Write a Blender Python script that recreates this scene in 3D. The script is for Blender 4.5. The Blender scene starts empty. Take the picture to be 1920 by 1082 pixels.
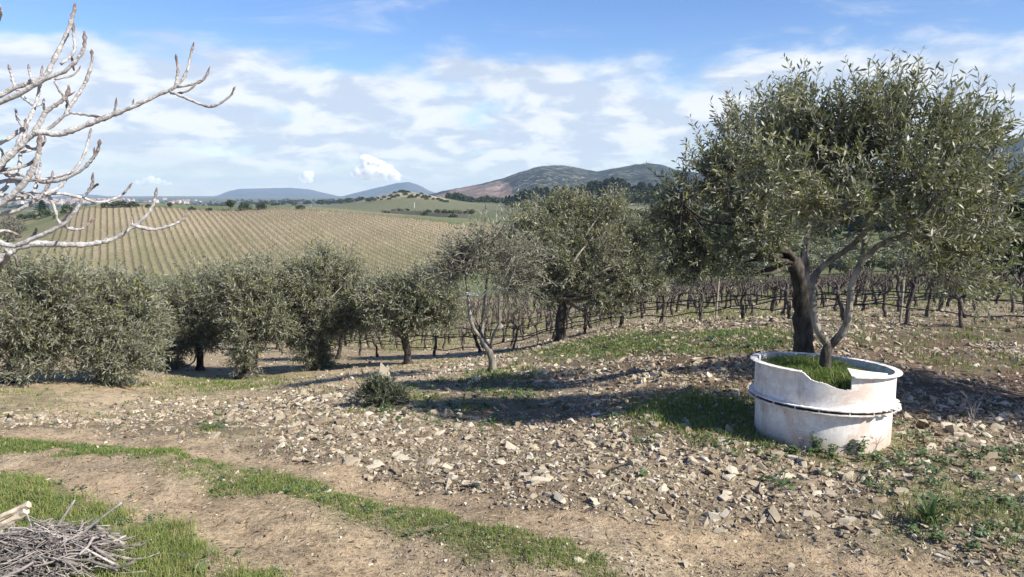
import bpy, bmesh, math, random
import numpy as np
from mathutils import Vector

random.seed(7)
rng = np.random.default_rng(7)
scene = bpy.context.scene
COL = scene.collection

# ------------------------------------------------------------------ camera
FPX, CX, CY, HZ, EYE = 1423.0, 960.0, 541.0, 365.0, 1.65
PITCH = math.atan((CY - HZ) / FPX)
SP, CP = math.sin(PITCH), math.cos(PITCH)
cam_d = bpy.data.cameras.new("camera")
cam_d.sensor_width = 36.0
cam_d.lens = 36.0 * FPX / 1920.0
cam_d.clip_start, cam_d.clip_end = 0.05, 60000.0
cam = bpy.data.objects.new("camera", cam_d)
cam.location = (0, 0, EYE)
cam.rotation_euler = (math.pi / 2 - PITCH, 0, 0)
COL.objects.link(cam)
scene.camera = cam

# ------------------------------------------------------------------ light
SUN_EL, SUN_AZ = math.radians(37), math.radians(121)      # azimuth clockwise from the view direction (+Y)
sun_vec = Vector((math.sin(SUN_AZ) * math.cos(SUN_EL), math.cos(SUN_AZ) * math.cos(SUN_EL), math.sin(SUN_EL)))
sd = bpy.data.lights.new("sun", 'SUN')
sd.energy, sd.angle, sd.color = 4.9, math.radians(0.53), (1.0, 0.945, 0.86)
sun = bpy.data.objects.new("sun", sd)
sun.rotation_euler = sun_vec.to_track_quat('Z', 'Y').to_euler()
sun.location = (60, -30, 60)
COL.objects.link(sun)

def N(nt, kind, **kw):
    n = nt.nodes.new(kind)
    for k, v in kw.items():
        setattr(n, k, v)
    return n

def math_node(nt, op, a, b=None, c=None, clamp=False):
    n = nt.nodes.new('ShaderNodeMath'); n.operation = op; n.use_clamp = clamp
    for i, v in enumerate((a, b, c)):
        if v is None: continue
        if isinstance(v, (int, float)): n.inputs[i].default_value = v
        else: nt.links.new(v, n.inputs[i])
    return n.outputs[0]

def mixc(nt, fac, a, b, blend='MIX'):
    n = nt.nodes.new('ShaderNodeMix'); n.data_type = 'RGBA'; n.blend_type = blend
    for sock, v in ((n.inputs[0], fac), (n.inputs[6], a), (n.inputs[7], b)):
        if isinstance(v, (int, float)): sock.default_value = v
        elif isinstance(v, (tuple, list)): sock.default_value = (*v[:3], 1)
        else: nt.links.new(v, sock)
    return n.outputs[2]

def smooth(nt, v, lo, hi, a=0.0, b=1.0):
    n = nt.nodes.new('ShaderNodeMapRange'); n.interpolation_type = 'SMOOTHSTEP'
    nt.links.new(v, n.inputs[0])
    for i, x in enumerate((lo, hi, a, b)): n.inputs[i + 1].default_value = x
    return n.outputs[0]

def noise(nt, vec, scale, detail=4, rough=0.55, dist=0.0):
    n = nt.nodes.new('ShaderNodeTexNoise')
    n.inputs['Scale'].default_value = scale; n.inputs['Detail'].default_value = detail
    n.inputs['Roughness'].default_value = rough; n.inputs['Distortion'].default_value = dist
    if vec is not None: nt.links.new(vec, n.inputs['Vector'])
    return n.outputs[0]

def build_world():
    w = bpy.data.worlds.new("World"); scene.world = w; w.use_nodes = True
    nt = w.node_tree; nt.nodes.clear()
    out = N(nt, 'ShaderNodeOutputWorld'); bg = N(nt, 'ShaderNodeBackground')
    bg.inputs['Strength'].default_value = 0.125
    sky = N(nt, 'ShaderNodeTexSky'); sky.sky_type = 'NISHITA'; sky.sun_disc = False
    sky.sun_elevation, sky.sun_rotation = SUN_EL, SUN_AZ
    sky.air_density, sky.dust_density, sky.ozone_density = 1.0, 0.35, 2.5
    tc = N(nt, 'ShaderNodeTexCoord')
    sep = N(nt, 'ShaderNodeSeparateXYZ'); nt.links.new(tc.outputs['Generated'], sep.inputs[0])
    z = math_node(nt, 'MAXIMUM', sep.outputs[2], 0.004)
    comb0 = N(nt, 'ShaderNodeCombineXYZ')
    nt.links.new(sep.outputs[0], comb0.inputs[0]); nt.links.new(sep.outputs[1], comb0.inputs[1]); nt.links.new(z, comb0.inputs[2])
    nt.links.new(comb0.outputs[0], sky.inputs['Vector'])
    # cloud layer seen in perspective: direction projected on a high sheet
    den = math_node(nt, 'ADD', z, 0.27)
    px = math_node(nt, 'DIVIDE', sep.outputs[0], den); py = math_node(nt, 'DIVIDE', sep.outputs[1], den)
    comb = N(nt, 'ShaderNodeCombineXYZ'); nt.links.new(px, comb.inputs[0]); nt.links.new(py, comb.inputs[1])
    p = comb.outputs[0]
    big = noise(nt, p, 1.0, 3, 0.5)
    puffs = noise(nt, p, 3.2, 9, 0.56, 0.25)
    wisp_map = N(nt, 'ShaderNodeMapping'); nt.links.new(p, wisp_map.inputs[0])
    wisp_map.inputs['Rotation'].default_value = (0, 0, math.radians(28)); wisp_map.inputs['Scale'].default_value = (1.0, 2.6, 1)
    wisp = noise(nt, wisp_map.outputs[0], 1.5, 8, 0.62, 0.8)
    low = smooth(nt, z, 0.215, 0.135)                       # the bank of cloud lies low
    thr = math_node(nt, 'ADD', math_node(nt, 'MULTIPLY', low, 0.45), math_node(nt, 'MULTIPLY', big, 0.5))
    dens = math_node(nt, 'ADD', math_node(nt, 'MULTIPLY', puffs, 0.9), thr)
    m1 = smooth(nt, dens, 0.86, 1.12)
    m2 = math_node(nt, 'MULTIPLY', smooth(nt, wisp, 0.50, 0.78), 0.65)
    m = math_node(nt, 'MAXIMUM', m1, m2)
    horizon = smooth(nt, z, 0.0, 0.06, 0.45, 1.0)
    m = math_node(nt, 'MULTIPLY', math_node(nt, 'MULTIPLY', m, horizon), 0.9)
    bright = smooth(nt, noise(nt, p, 5.0, 8, 0.55, 0.3), 0.42, 0.60)
    ccol = mixc(nt, bright, (2.9, 3.3, 3.95), (4.5, 4.6, 4.75))
    ccol = mixc(nt, math_node(nt, 'MULTIPLY', smooth(nt, noise(nt, p, 0.8, 2, 0.5), 0.50, 0.72), 0.55), ccol, (2.5, 2.8, 3.3))
    hsv = N(nt, 'ShaderNodeHueSaturation'); hsv.inputs['Hue'].default_value = 0.516; hsv.inputs['Saturation'].default_value = 1.26; hsv.inputs['Value'].default_value = 0.77
    nt.links.new(sky.outputs[0], hsv.inputs['Color'])
    col = mixc(nt, m, hsv.outputs[0], ccol)
    nt.links.new(col, bg.inputs['Color']); nt.links.new(bg.outputs[0], out.inputs[0])
build_world()

vs = scene.view_settings
vs.view_transform, vs.look, vs.exposure, vs.gamma = 'Standard', 'None', 0.86, 1.0
vs.use_curve_mapping = False
scene.cycles.use_denoising = True
scene.cycles.denoising_input_passes = 'RGB_ALBEDO_NORMAL'
scene.cycles.denoising_prefilter = 'ACCURATE'
scene.cycles.use_adaptive_sampling = False
scene.cycles.max_bounces = 6
scene.cycles.diffuse_bounces = 3
scene.cycles.transmission_bounces = 3
scene.cycles.glossy_bounces = 2
scene.cycles.volume_bounces = 6
scene.cycles.volume_step_rate = 0.5
scene.cycles.transparent_max_bounces = 8

# ------------------------------------------------------------------ helpers
def W(px, py, Y):
    """world point on the line of sight of a photo pixel, at distance Y ahead"""
    u, v = (px - CX) / FPX, (CY - py) / FPX
    d = (u, v * SP + CP, v * CP - SP)
    s = Y / d[1]
    return np.array((d[0] * s, Y, EYE + d[2] * s))

def vnoise(x, y, seed=0.0):
    ix, iy = np.floor(x), np.floor(y); fx, fy = x - ix, y - iy
    fx = fx * fx * (3 - 2 * fx); fy = fy * fy * (3 - 2 * fy)
    def h(a, b):
        s = np.sin(a * 127.1 + b * 311.7 + seed * 17.31) * 43758.5453
        return s - np.floor(s)
    return (h(ix, iy) * (1 - fx) + h(ix + 1, iy) * fx) * (1 - fy) + (h(ix, iy + 1) * (1 - fx) + h(ix + 1, iy + 1) * fx) * fy

def fbm(x, y, seed=0.0, o=4):
    t, a, s = 0.0, 1.0, 0.0
    for k in range(o):
        t = t + a * vnoise(x * 2 ** k, y * 2 ** k, seed + k); s += a; a *= 0.5
    return t / s

def tag(o, label=None, cat=None, group=None, kind=None):
    if label: o['label'] = label
    if cat: o['category'] = cat
    if group: o['group'] = group
    if kind: o['kind'] = kind
    return o

def empty(name, loc, label, cat, group=None):
    o = bpy.data.objects.new(name, None); COL.objects.link(o)
    o.location = [float(c) for c in loc]; o.empty_display_size = 0.2
    return tag(o, label, cat, group)

def link_mesh(name, me, parent=None, loc=(0, 0, 0)):
    o = bpy.data.objects.new(name, me); COL.objects.link(o); o.location = [float(c) for c in loc]
    if parent: o.parent = parent
    return o

def np_mesh(name, V, tris=None, quads=None, mats=(), smooth_shade=False, attrs=None, midx=None):
    V = np.asarray(V, np.float32)
    me = bpy.data.meshes.new(name)
    me.vertices.add(len(V)); me.vertices.foreach_set('co', V.ravel())
    tris = np.zeros((0, 3), np.int32) if tris is None else np.asarray(tris, np.int32).reshape(-1, 3)
    quads = np.zeros((0, 4), np.int32) if quads is None else np.asarray(quads, np.int32).reshape(-1, 4)
    loops = np.concatenate((tris.ravel(), quads.ravel()))
    starts = np.concatenate((np.arange(len(tris)) * 3, len(tris) * 3 + np.arange(len(quads)) * 4)).astype(np.int32)
    me.loops.add(len(loops)); me.loops.foreach_set('vertex_index', loops)
    me.polygons.add(len(starts)); me.polygons.foreach_set('loop_start', starts)
    me.polygons.foreach_set('use_smooth', np.full(len(starts), bool(smooth_shade)))
    if midx is not None: me.polygons.foreach_set('material_index', np.asarray(midx, np.int32))
    for m in mats: me.materials.append(m)
    for k, a in (attrs or {}).items():
        a = np.asarray(a, np.float32)
        if a.ndim == 1:
            at = me.attributes.new(k, 'FLOAT', 'POINT'); at.data.foreach_set('value', a)
        else:
            at = me.attributes.new(k, 'FLOAT_COLOR', 'POINT')
            if a.shape[1] == 3: a = np.hstack((a, np.ones((len(a), 1), np.float32)))
            at.data.foreach_set('color', a.ravel())
    me.update(calc_edges=True); me.validate()
    return me

class MB:
    """collects pieces of ONE part, built once as one mesh"""
    def __init__(s): s.V, s.T, s.Q, s.A, s.n = [], [], [], [], 0
    def add(s, V, tris=None, quads=None, var=0.5):
        V = np.asarray(V, float).reshape(-1, 3)
        if tris is not None and len(tris): s.T.append(np.asarray(tris).reshape(-1, 3) + s.n)
        if quads is not None and len(quads): s.Q.append(np.asarray(quads).reshape(-1, 4) + s.n)
        s.V.append(V); s.A.append(np.broadcast_to(np.asarray(var, float), (len(V),))); s.n += len(V)
    def tube(s, pts, rad, sides=7, var=None, seed=None, rough=0.0):
        pts = np.asarray(pts, float); n = len(pts)
        rad = np.broadcast_to(np.asarray(rad, float), (n,)).copy()
        t = np.gradient(pts, axis=0); t /= np.linalg.norm(t, axis=1)[:, None] + 1e-9
        up = np.array((0, 0, 1.0)) if abs(t[0][2]) < 0.9 else np.array((1.0, 0, 0))
        a = np.cross(t[0], up); a /= np.linalg.norm(a)
        rings = []
        ang = np.arange(sides) * 2 * math.pi / sides
        for i in range(n):
            a = a - t[i] * np.dot(a, t[i]); a /= np.linalg.norm(a) + 1e-9
            b = np.cross(t[i], a)
            r = rad[i] * (1 + (rng.uniform(-rough, rough, sides) if rough else 0))
            rings.append(pts[i] + np.outer(np.cos(ang) * r, a) + np.outer(np.sin(ang) * r, b))
        V = np.concatenate(rings + [pts[:1], pts[-1:]])
        i = np.arange(n - 1)[:, None] * sides; k = np.arange(sides)[None]; k2 = (k + 1) % sides
        q = np.stack((i + k, i + k2, i + sides + k2, i + sides + k), -1).reshape(-1, 4)
        k = np.arange(sides); k2 = (k + 1) % sides; c0, c1 = n * sides, n * sides + 1; l = (n - 1) * sides
        tr = np.concatenate((np.stack((k2, k, np.full(sides, c0)), -1), np.stack((l + k, l + k2, np.full(sides, c1)), -1)))
        if var is None: vv = 0.5
        else:
            var = np.broadcast_to(np.asarray(var, float), (n,)); vv = np.concatenate((np.repeat(var, sides), var[:1], var[-1:]))
        s.add(V, tr, q, vv)
    def build(s, name, mats, parent=None, origin=None, smooth_shade=False, loc=(0, 0, 0)):
        V = np.concatenate(s.V)
        if origin is not None: V = V - np.asarray(origin)
        me = np_mesh(name, V, np.concatenate(s.T) if s.T else None, np.concatenate(s.Q) if s.Q else None,
                     mats if isinstance(mats, (list, tuple)) else [mats], smooth_shade, {'var': np.concatenate(s.A)})
        return link_mesh(name, me, parent, loc)

def resample(pts, step):
    pts = np.asarray(pts, float)
    # Catmull-Rom so that branches bend rather than kink
    P = np.vstack((2 * pts[0] - pts[1], pts, 2 * pts[-1] - pts[-2])); out = []
    for i in range(1, len(P) - 2):
        L = np.linalg.norm(P[i + 1] - P[i]); k = max(1, int(round(L / step)))
        for t in np.arange(k) / k:
            out.append(0.5 * (2 * P[i] + (P[i + 1] - P[i - 1]) * t + (2 * P[i - 1] - 5 * P[i] + 4 * P[i + 1] - P[i + 2]) * t * t
                              + (3 * P[i] - P[i - 1] - 3 * P[i + 1] + P[i + 2]) * t ** 3))
    out.append(pts[-1])
    return np.array(out)

def unit(v): return v / (np.linalg.norm(v, axis=-1, keepdims=True) + 1e-9)
def rand_dirs(n): return unit(rng.normal(size=(n, 3)))

# ------------------------------------------------------------------ materials
def new_mat(name):
    m = bpy.data.materials.new(name); m.use_nodes = True
    nt = m.node_tree; nt.nodes.clear()
    out = N(nt, 'ShaderNodeOutputMaterial'); b = N(nt, 'ShaderNodeBsdfPrincipled')
    b.inputs['Specular IOR Level'].default_value = 0.3
    nt.links.new(b.outputs[0], out.inputs[0])
    return m, nt, b, out

def attr(nt, name):
    n = N(nt, 'ShaderNodeAttribute'); n.attribute_name = name
    return n

def ramp(nt, fac, stops):
    n = N(nt, 'ShaderNodeValToRGB'); nt.links.new(fac, n.inputs[0]); e = n.color_ramp.elements
    while len(e) < len(stops): e.new(0.5)
    for i, (p, c) in enumerate(stops): e[i].position = p; e[i].color = (*c, 1)
    return n.outputs[0]

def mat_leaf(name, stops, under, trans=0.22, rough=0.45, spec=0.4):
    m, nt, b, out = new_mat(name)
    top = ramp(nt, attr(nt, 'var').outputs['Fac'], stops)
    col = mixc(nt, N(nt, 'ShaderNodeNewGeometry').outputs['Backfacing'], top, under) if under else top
    nt.links.new(col, b.inputs['Base Color']); b.inputs['Roughness'].default_value = rough
    b.inputs['Specular IOR Level'].default_value = spec
    t = N(nt, 'ShaderNodeBsdfTranslucent'); nt.links.new(mixc(nt, 0.5, top, (0.16, 0.2, 0.03)), t.inputs[0])
    mx = N(nt, 'ShaderNodeMixShader'); mx.inputs[0].default_value = trans
    nt.links.new(b.outputs[0], mx.inputs[1]); nt.links.new(t.outputs[0], mx.inputs[2]); nt.links.new(mx.outputs[0], out.inputs[0])
    return m

def mat_bark(name, dark, light, scale=18, bump=0.6, stretch=3.0, tip=None):
    m, nt, b, out = new_mat(name)
    tc = N(nt, 'ShaderNodeTexCoord'); mp = N(nt, 'ShaderNodeMapping'); nt.links.new(tc.outputs['Object'], mp.inputs[0])
    mp.inputs['Scale'].default_value = (1, 1, 1 / stretch)
    n1 = noise(nt, mp.outputs[0], scale, 6, 0.65); n2 = noise(nt, tc.outputs['Object'], scale * 0.25, 3)
    f = math_node(nt, 'ADD', math_node(nt, 'MULTIPLY', n1, 0.65), math_node(nt, 'MULTIPLY', n2, 0.35))
    col = mixc(nt, smooth(nt, f, 0.38, 0.62), dark, light)
    if tip: col = mixc(nt, attr(nt, 'var').outputs['Fac'], col, tip)
    nt.links.new(col, b.inputs['Base Color']); b.inputs['Roughness'].default_value = 0.85
    bp = N(nt, 'ShaderNodeBump'); bp.inputs['Strength'].default_value = bump; bp.inputs['Distance'].default_value = 0.02
    nt.links.new(n1, bp.inputs['Height']); nt.links.new(bp.outputs[0], b.inputs['Normal'])
    return m

def mat_var(name, stops, rough=0.9, nscale=0, bump=0.0, namp=0.35):
    m, nt, b, out = new_mat(name)
    col = ramp(nt, attr(nt, 'var').outputs['Fac'], stops)
    if nscale:
        n1 = noise(nt, N(nt, 'ShaderNodeTexCoord').outputs['Object'], nscale, 5, 0.65)
        k = smooth(nt, n1, 0.3, 0.7, 1 - namp, 1 + namp)
        g = N(nt, 'ShaderNodeCombineXYZ'); [nt.links.new(k, g.inputs[i]) for i in range(3)]
        col = mixc(nt, 1.0, col, g.outputs[0], 'MULTIPLY')
        if bump:
            bp = N(nt, 'ShaderNodeBump'); bp.inputs['Strength'].default_value = bump; bp.inputs['Distance'].default_value = 0.02
            nt.links.new(n1, bp.inputs['Height']); nt.links.new(bp.outputs[0], b.inputs['Normal'])
    nt.links.new(col, b.inputs['Base Color']); b.inputs['Roughness'].default_value = rough
    return m

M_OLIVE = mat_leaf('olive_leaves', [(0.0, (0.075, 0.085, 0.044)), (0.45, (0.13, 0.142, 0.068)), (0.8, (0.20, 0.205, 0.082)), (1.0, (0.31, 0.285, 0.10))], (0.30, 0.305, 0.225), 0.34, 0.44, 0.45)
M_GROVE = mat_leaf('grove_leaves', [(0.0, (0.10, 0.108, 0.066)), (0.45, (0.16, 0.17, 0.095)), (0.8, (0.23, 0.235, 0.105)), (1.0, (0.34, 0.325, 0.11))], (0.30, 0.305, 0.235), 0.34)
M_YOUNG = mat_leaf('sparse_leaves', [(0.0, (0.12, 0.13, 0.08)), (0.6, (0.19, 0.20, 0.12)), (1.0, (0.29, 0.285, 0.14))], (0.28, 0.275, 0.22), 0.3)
M_SHRUB = mat_leaf('shrub_leaves', [(0.0, (0.022, 0.034, 0.016)), (0.5, (0.04, 0.06, 0.025)), (1.0, (0.085, 0.10, 0.04))], None, 0.12)
M_FARTREE = mat_leaf('far_foliage', [(0.0, (0.030, 0.042, 0.022)), (0.5, (0.05, 0.065, 0.032)), (1.0, (0.10, 0.11, 0.055))], None, 0.1, 0.8, 0.1)
M_PINE = mat_leaf('pine_needles', [(0.0, (0.014, 0.026, 0.014)), (0.5, (0.024, 0.040, 0.020)), (1.0, (0.05, 0.065, 0.03))], None, 0.05, 0.8, 0.1)
M_BARE = mat_leaf('bare_scrub', [(0.0, (0.09, 0.08, 0.065)), (0.5, (0.14, 0.125, 0.10)), (1.0, (0.2, 0.18, 0.13))], None, 0.1, 0.9, 0.1)
M_GRASS = mat_leaf('grass_blades', [(0.0, (0.06, 0.095, 0.026)), (0.45, (0.115, 0.182, 0.04)), (0.8, (0.21, 0.275, 0.07)), (0.9, (0.30, 0.26, 0.12)), (1.0, (0.42, 0.34, 0.19))], None, 0.3, 0.5, 0.3)
M_WEED = mat_leaf('weed_leaves', [(0.0, (0.045, 0.085, 0.028)), (0.5, (0.085, 0.135, 0.050)), (1.0, (0.16, 0.20, 0.085))], None, 0.25)
M_TRUNK = mat_bark('olive_bark', (0.022, 0.019, 0.016), (0.085, 0.072, 0.058), 22, 0.9)
M_LIMB = mat_bark('olive_limb_bark', (0.09, 0.08, 0.062), (0.30, 0.275, 0.225), 20, 1.0)
M_TWIG = mat_var('olive_twigs', [(0, (0.13, 0.115, 0.09)), (1, (0.29, 0.27, 0.23))])
M_FIG = mat_bark('fig_bark', (0.36, 0.34, 0.32), (0.60, 0.585, 0.56), 55, 0.7, 1.0, (0.13, 0.075, 0.06))
M_VINE = mat_bark('vine_bark', (0.030, 0.024, 0.02), (0.15, 0.125, 0.105), 40, 0.9)
M_HOSE = mat_var('black_hose', [(0, (0.012, 0.012, 0.013)), (1, (0.03, 0.03, 0.03))], 0.5)
M_STAKE = mat_var('stake_wood', [(0, (0.20, 0.17, 0.13)), (1, (0.35, 0.31, 0.25))], 0.9, 20)
M_STICK = mat_var('cut_sticks', [(0, (0.06, 0.05, 0.043)), (0.5, (0.19, 0.165, 0.145)), (1, (0.40, 0.365, 0.33))], 0.85, 60)
M_SPLIT = mat_var('split_wood', [(0, (0.42, 0.34, 0.24)), (1, (0.62, 0.53, 0.40))], 0.8, 30)
M_STONE = mat_var('field_stone', [(0, (0.13, 0.095, 0.065)), (0.35, (0.25, 0.195, 0.13)), (0.75, (0.375, 0.325, 0.235)), (1, (0.56, 0.505, 0.40))], 0.9, 30, 0.35, 0.3)
M_DEAD = mat_var('dead_leaves', [(0, (0.10, 0.065, 0.04)), (0.6, (0.22, 0.16, 0.10)), (1, (0.38, 0.30, 0.19))])
M_STRING = mat_var('white_string', [(0, (0.7, 0.7, 0.68)), (1, (0.8, 0.8, 0.78))])
M_HOUSE = mat_var('town_walls', [(0, (0.27, 0.21, 0.17)), (0.5, (0.38, 0.33, 0.28)), (1, (0.50, 0.47, 0.44))])
M_ROOF = mat_var('town_roofs', [(0, (0.27, 0.15, 0.10)), (1, (0.36, 0.22, 0.15))])
M_POLE = mat_var('pale_pole', [(0, (0.55, 0.55, 0.53)), (1, (0.65, 0.65, 0.62))])
M_WIREP = mat_var('fence_post', [(0, (0.16, 0.14, 0.12)), (1, (0.3, 0.27, 0.22))])
def mat_cloud():
    m = bpy.data.materials.new('cloud_vapour'); m.use_nodes = True; nt = m.node_tree; nt.nodes.clear()
    out = N(nt, 'ShaderNodeOutputMaterial'); v = N(nt, 'ShaderNodeVolumePrincipled'); v.inputs['Color'].default_value = (1, 1, 1, 1)
    n1 = noise(nt, N(nt, 'ShaderNodeNewGeometry').outputs['Position'], 0.006, 5, 0.6)
    nt.links.new(smooth(nt, n1, 0.40, 0.58, 0.0, 0.022), v.inputs['Density']); v.inputs['Anisotropy'].default_value = 0.0
    nt.links.new(v.outputs[0], out.inputs['Volume']); return m
M_CLOUD = mat_cloud()

def mat_ground(name, stripes=False):
    m, nt, b, out = new_mat(name)
    pos = N(nt, 'ShaderNodeNewGeometry').outputs['Position']
    col = attr(nt, 'col').outputs['Color']
    if stripes:                                            # inter-row bands of straw and green between the far vine rows
        dp = N(nt, 'ShaderNodeVectorMath', operation='DOT_PRODUCT'); nt.links.new(pos, dp.inputs[0]); dp.inputs[1].default_value = (ROW_N[0], ROW_N[1], 0)
        q = math_node(nt, 'DIVIDE', math_node(nt, 'ADD', dp.outputs['Value'], math_node(nt, 'MULTIPLY', noise(nt, pos, 0.08, 3), 0.5)), ROW_S)
        fr = math_node(nt, 'FRACT', math_node(nt, 'ADD', q, 200.0))
        tri = math_node(nt, 'ABSOLUTE', math_node(nt, 'SUBTRACT', fr, 0.5))            # 0.5 on the row, 0 between
        band = smooth(nt, tri, 0.27, 0.42)
        even = math_node(nt, 'FLOOR', math_node(nt, 'ADD', q, 200.0))
        wn = N(nt, 'ShaderNodeTexWhiteNoise', noise_dimensions='1D'); nt.links.new(even, wn.inputs['W'])
        patch = noise(nt, pos, 0.045, 4)
        sz = N(nt, 'ShaderNodeSeparateXYZ'); nt.links.new(pos, sz.inputs[0])
        lowland = smooth(nt, sz.outputs[2], -5.5, -14.0)                                # damper and greener towards the dip
        fine = noise(nt, pos, 0.5, 5, 0.7)
        g = math_node(nt, 'ADD', math_node(nt, 'MULTIPLY', wn.outputs['Value'], 0.14), math_node(nt, 'ADD', math_node(nt, 'MULTIPLY', patch, 0.45), math_node(nt, 'ADD', math_node(nt, 'MULTIPLY', lowland, 0.22), math_node(nt, 'MULTIPLY', fine, 0.25))))
        alley = mixc(nt, math_node(nt, 'MULTIPLY', smooth(nt, g, 0.46, 0.74), 0.85), col, (0.20, 0.188, 0.09))
        col = mixc(nt, math_node(nt, 'MULTIPLY', band, 0.48), alley, (0.115, 0.095, 0.058))
        n1 = noise(nt, pos, 1.2, 5, 0.7)
        k = smooth(nt, n1, 0.3, 0.7, 0.75, 1.25)
        bump_h, bd, bs = n1, 0.2, 0.4
    else:
        n1 = noise(nt, pos, 42, 6, 0.72); n2 = noise(nt, pos, 6.0, 5, 0.65); n3 = noise(nt, pos, 0.6, 4, 0.6)
        vo = N(nt, 'ShaderNodeTexVoronoi'); vo.inputs['Scale'].default_value = 60; nt.links.new(pos, vo.inputs['Vector'])
        grit = math_node(nt, 'MULTIPLY', smooth(nt, vo.outputs['Distance'], 0.42, 0.22), smooth(nt, N(nt, 'ShaderNodeSeparateColor').outputs[0], 0, 1, 1, 1))
        s = math_node(nt, 'ADD', math_node(nt, 'MULTIPLY', n1, 0.5), math_node(nt, 'ADD', math_node(nt, 'MULTIPLY', n2, 0.35), math_node(nt, 'MULTIPLY', n3, 0.15)))
        k = smooth(nt, s, 0.36, 0.64, 0.50, 1.55)
        sep = N(nt, 'ShaderNodeSeparateColor'); nt.links.new(vo.outputs['Color'], sep.inputs[0])
        peb = math_node(nt, 'MULTIPLY', smooth(nt, vo.outputs['Distance'], 0.40, 0.28), smooth(nt, sep.outputs[0], 0.60, 0.66))
        col = mixc(nt, math_node(nt, 'MULTIPLY', peb, 0.55), col, (0.42, 0.35, 0.26))
        bump_h = math_node(nt, 'ADD', math_node(nt, 'MULTIPLY', n1, 0.5), math_node(nt, 'ADD', n2, math_node(nt, 'MULTIPLY', peb, 0.4))); bd, bs = 0.03, 0.8
    gcol = N(nt, 'ShaderNodeCombineXYZ'); [nt.links.new(k, gcol.inputs[i]) for i in range(3)]
    col = mixc(nt, 1.0, col, gcol.outputs[0], 'MULTIPLY')
    nt.links.new(col, b.inputs['Base Color']); b.inputs['Roughness'].default_value = 0.95; b.inputs['Specular IOR Level'].default_value = 0.1
    bp = N(nt, 'ShaderNodeBump'); bp.inputs['Strength'].default_value = bs; bp.inputs['Distance'].default_value = bd
    nt.links.new(bump_h, bp.inputs['Height']); nt.links.new(bp.outputs[0], b.inputs['Normal'])
    return m

# ------------------------------------------------------------------ terrain: heights through surveyed points
ROW_D = np.array((-0.463, 0.886)); ROW_N = np.array((0.886, 0.463)); ROW_S = 1.9
CTRL = [  # photo pixel, distance ahead
 (0,1082,3.2),(700,1082,3.25),(1300,1082,3.25),(1900,1082,3.2),(0,900,4.5),(0,812,5.7),(300,828,5.4),(600,885,4.65),(960,950,4.0),
 (1542,858,4.9),(1300,900,4.4),(1900,850,5.0),(1200,800,5.6),(1800,740,6.6),(1510,650,8.6),(1250,700,7.8),(1800,622,12),(1900,592,15),(1650,615,12.5),(1250,620,13),
 (1053,638,16),(1100,690,9.6),(920,695,10.6),(710,752,7.6),(465,708,15.5),(465,750,10.6),(200,775,9.8),(0,720,12.5),(0,775,8.6),(600,692,16),(765,684,15),
 (520,656,24),(380,692,18),(180,714,13),(850,662,19),(1000,650,18),(1400,590,18),(1600,575,20),
 (1100,570,42),(1400,556,38),(1650,546,36),(1850,545,36),(1400,536,75),(1700,522,75),(1900,515,75),(1400,500,120),(1700,480,120),(1900,470,120),
 (300,560,90),(700,560,90),(1000,545,90),(0,580,80),(450,520,172),(700,512,165),(180,520,175),(850,500,165),(1000,500,160),
 (160,391,285),(300,388,285),(500,392,282),(600,395,275),(700,403,265),(800,412,255),(880,424,245),(960,430,240),(1100,430,240),
 (60,440,255),(-80,455,250),(110,415,270),
 (160,400,420),(400,398,420),(620,396,430),(720,401,330),(800,405,400),(900,410,330),(960,402,360),(1000,392,450),(1100,385,500),(1200,390,450),(1300,400,400),(1500,400,400),(1900,400,400),
 (757,360,640),(720,366,640),(800,366,640),(690,377,620),(840,377,620),(640,386,610),(890,386,600),(757,380,575),(757,390,520),(757,372,760),(600,390,640),
 (0,400,420),(100,395,420),(0,395,800),(300,394,800),(520,392,800),(950,384,800),(1100,378,800),(1250,376,800),(1600,376,800),(1900,376,800),
 (0,384,2200),(300,384,2200),(960,378,2200),(1600,378,2200),(1900,378,2200),(0,374,3600),(300,374,3600),(960,371,3600),(1900,371,3600),
 (0,369.5,7000),(960,369.5,7000),(1900,369.5,7000),(0,368.6,10000),(960,368.6,10000),(1900,368.6,10000)]
cp = np.array([W(*c) for c in CTRL])
near = [(r * math.sin(t), r * math.cos(t), 0.0) for r in (0.01, 1.2, 2.3) for t in (-0.62, -0.2, 0.2, 0.62)]
cp = np.vstack((cp, near))
def feat(x, y):
    r = np.hypot(x, y); th = np.clip(np.arctan2(x, y), -0.66, 0.66)
    return np.stack((th * 3.2, np.log(r + 2.0)), -1), r
FC, RC = feat(cp[:, 0], cp[:, 1])
def phi(d): return np.sqrt(d * d + 0.12 ** 2)
_D = np.linalg.norm(FC[:, None] - FC[None], axis=-1)
_A = np.block([[phi(_D) - np.eye(len(FC)) * 0.004, np.ones((len(FC), 1))], [np.ones((1, len(FC))), np.zeros((1, 1))]])
WT = np.linalg.solve(_A, np.append(cp[:, 2] / (RC + 4.0), 0.0))
def Z0(x, y):
    x = np.atleast_1d(np.asarray(x, float)); y = np.atleast_1d(np.asarray(y, float))
    f, r = feat(x, y); out = np.empty(len(x))
    for i in range(0, len(x), 20000):
        d = np.linalg.norm(f[i:i + 20000, None] - FC[None], axis=-1)
        out[i:i + 20000] = (phi(d) @ WT[:-1] + WT[-1]) * (r[i:i + 20000] + 4.0)
    return out

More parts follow.
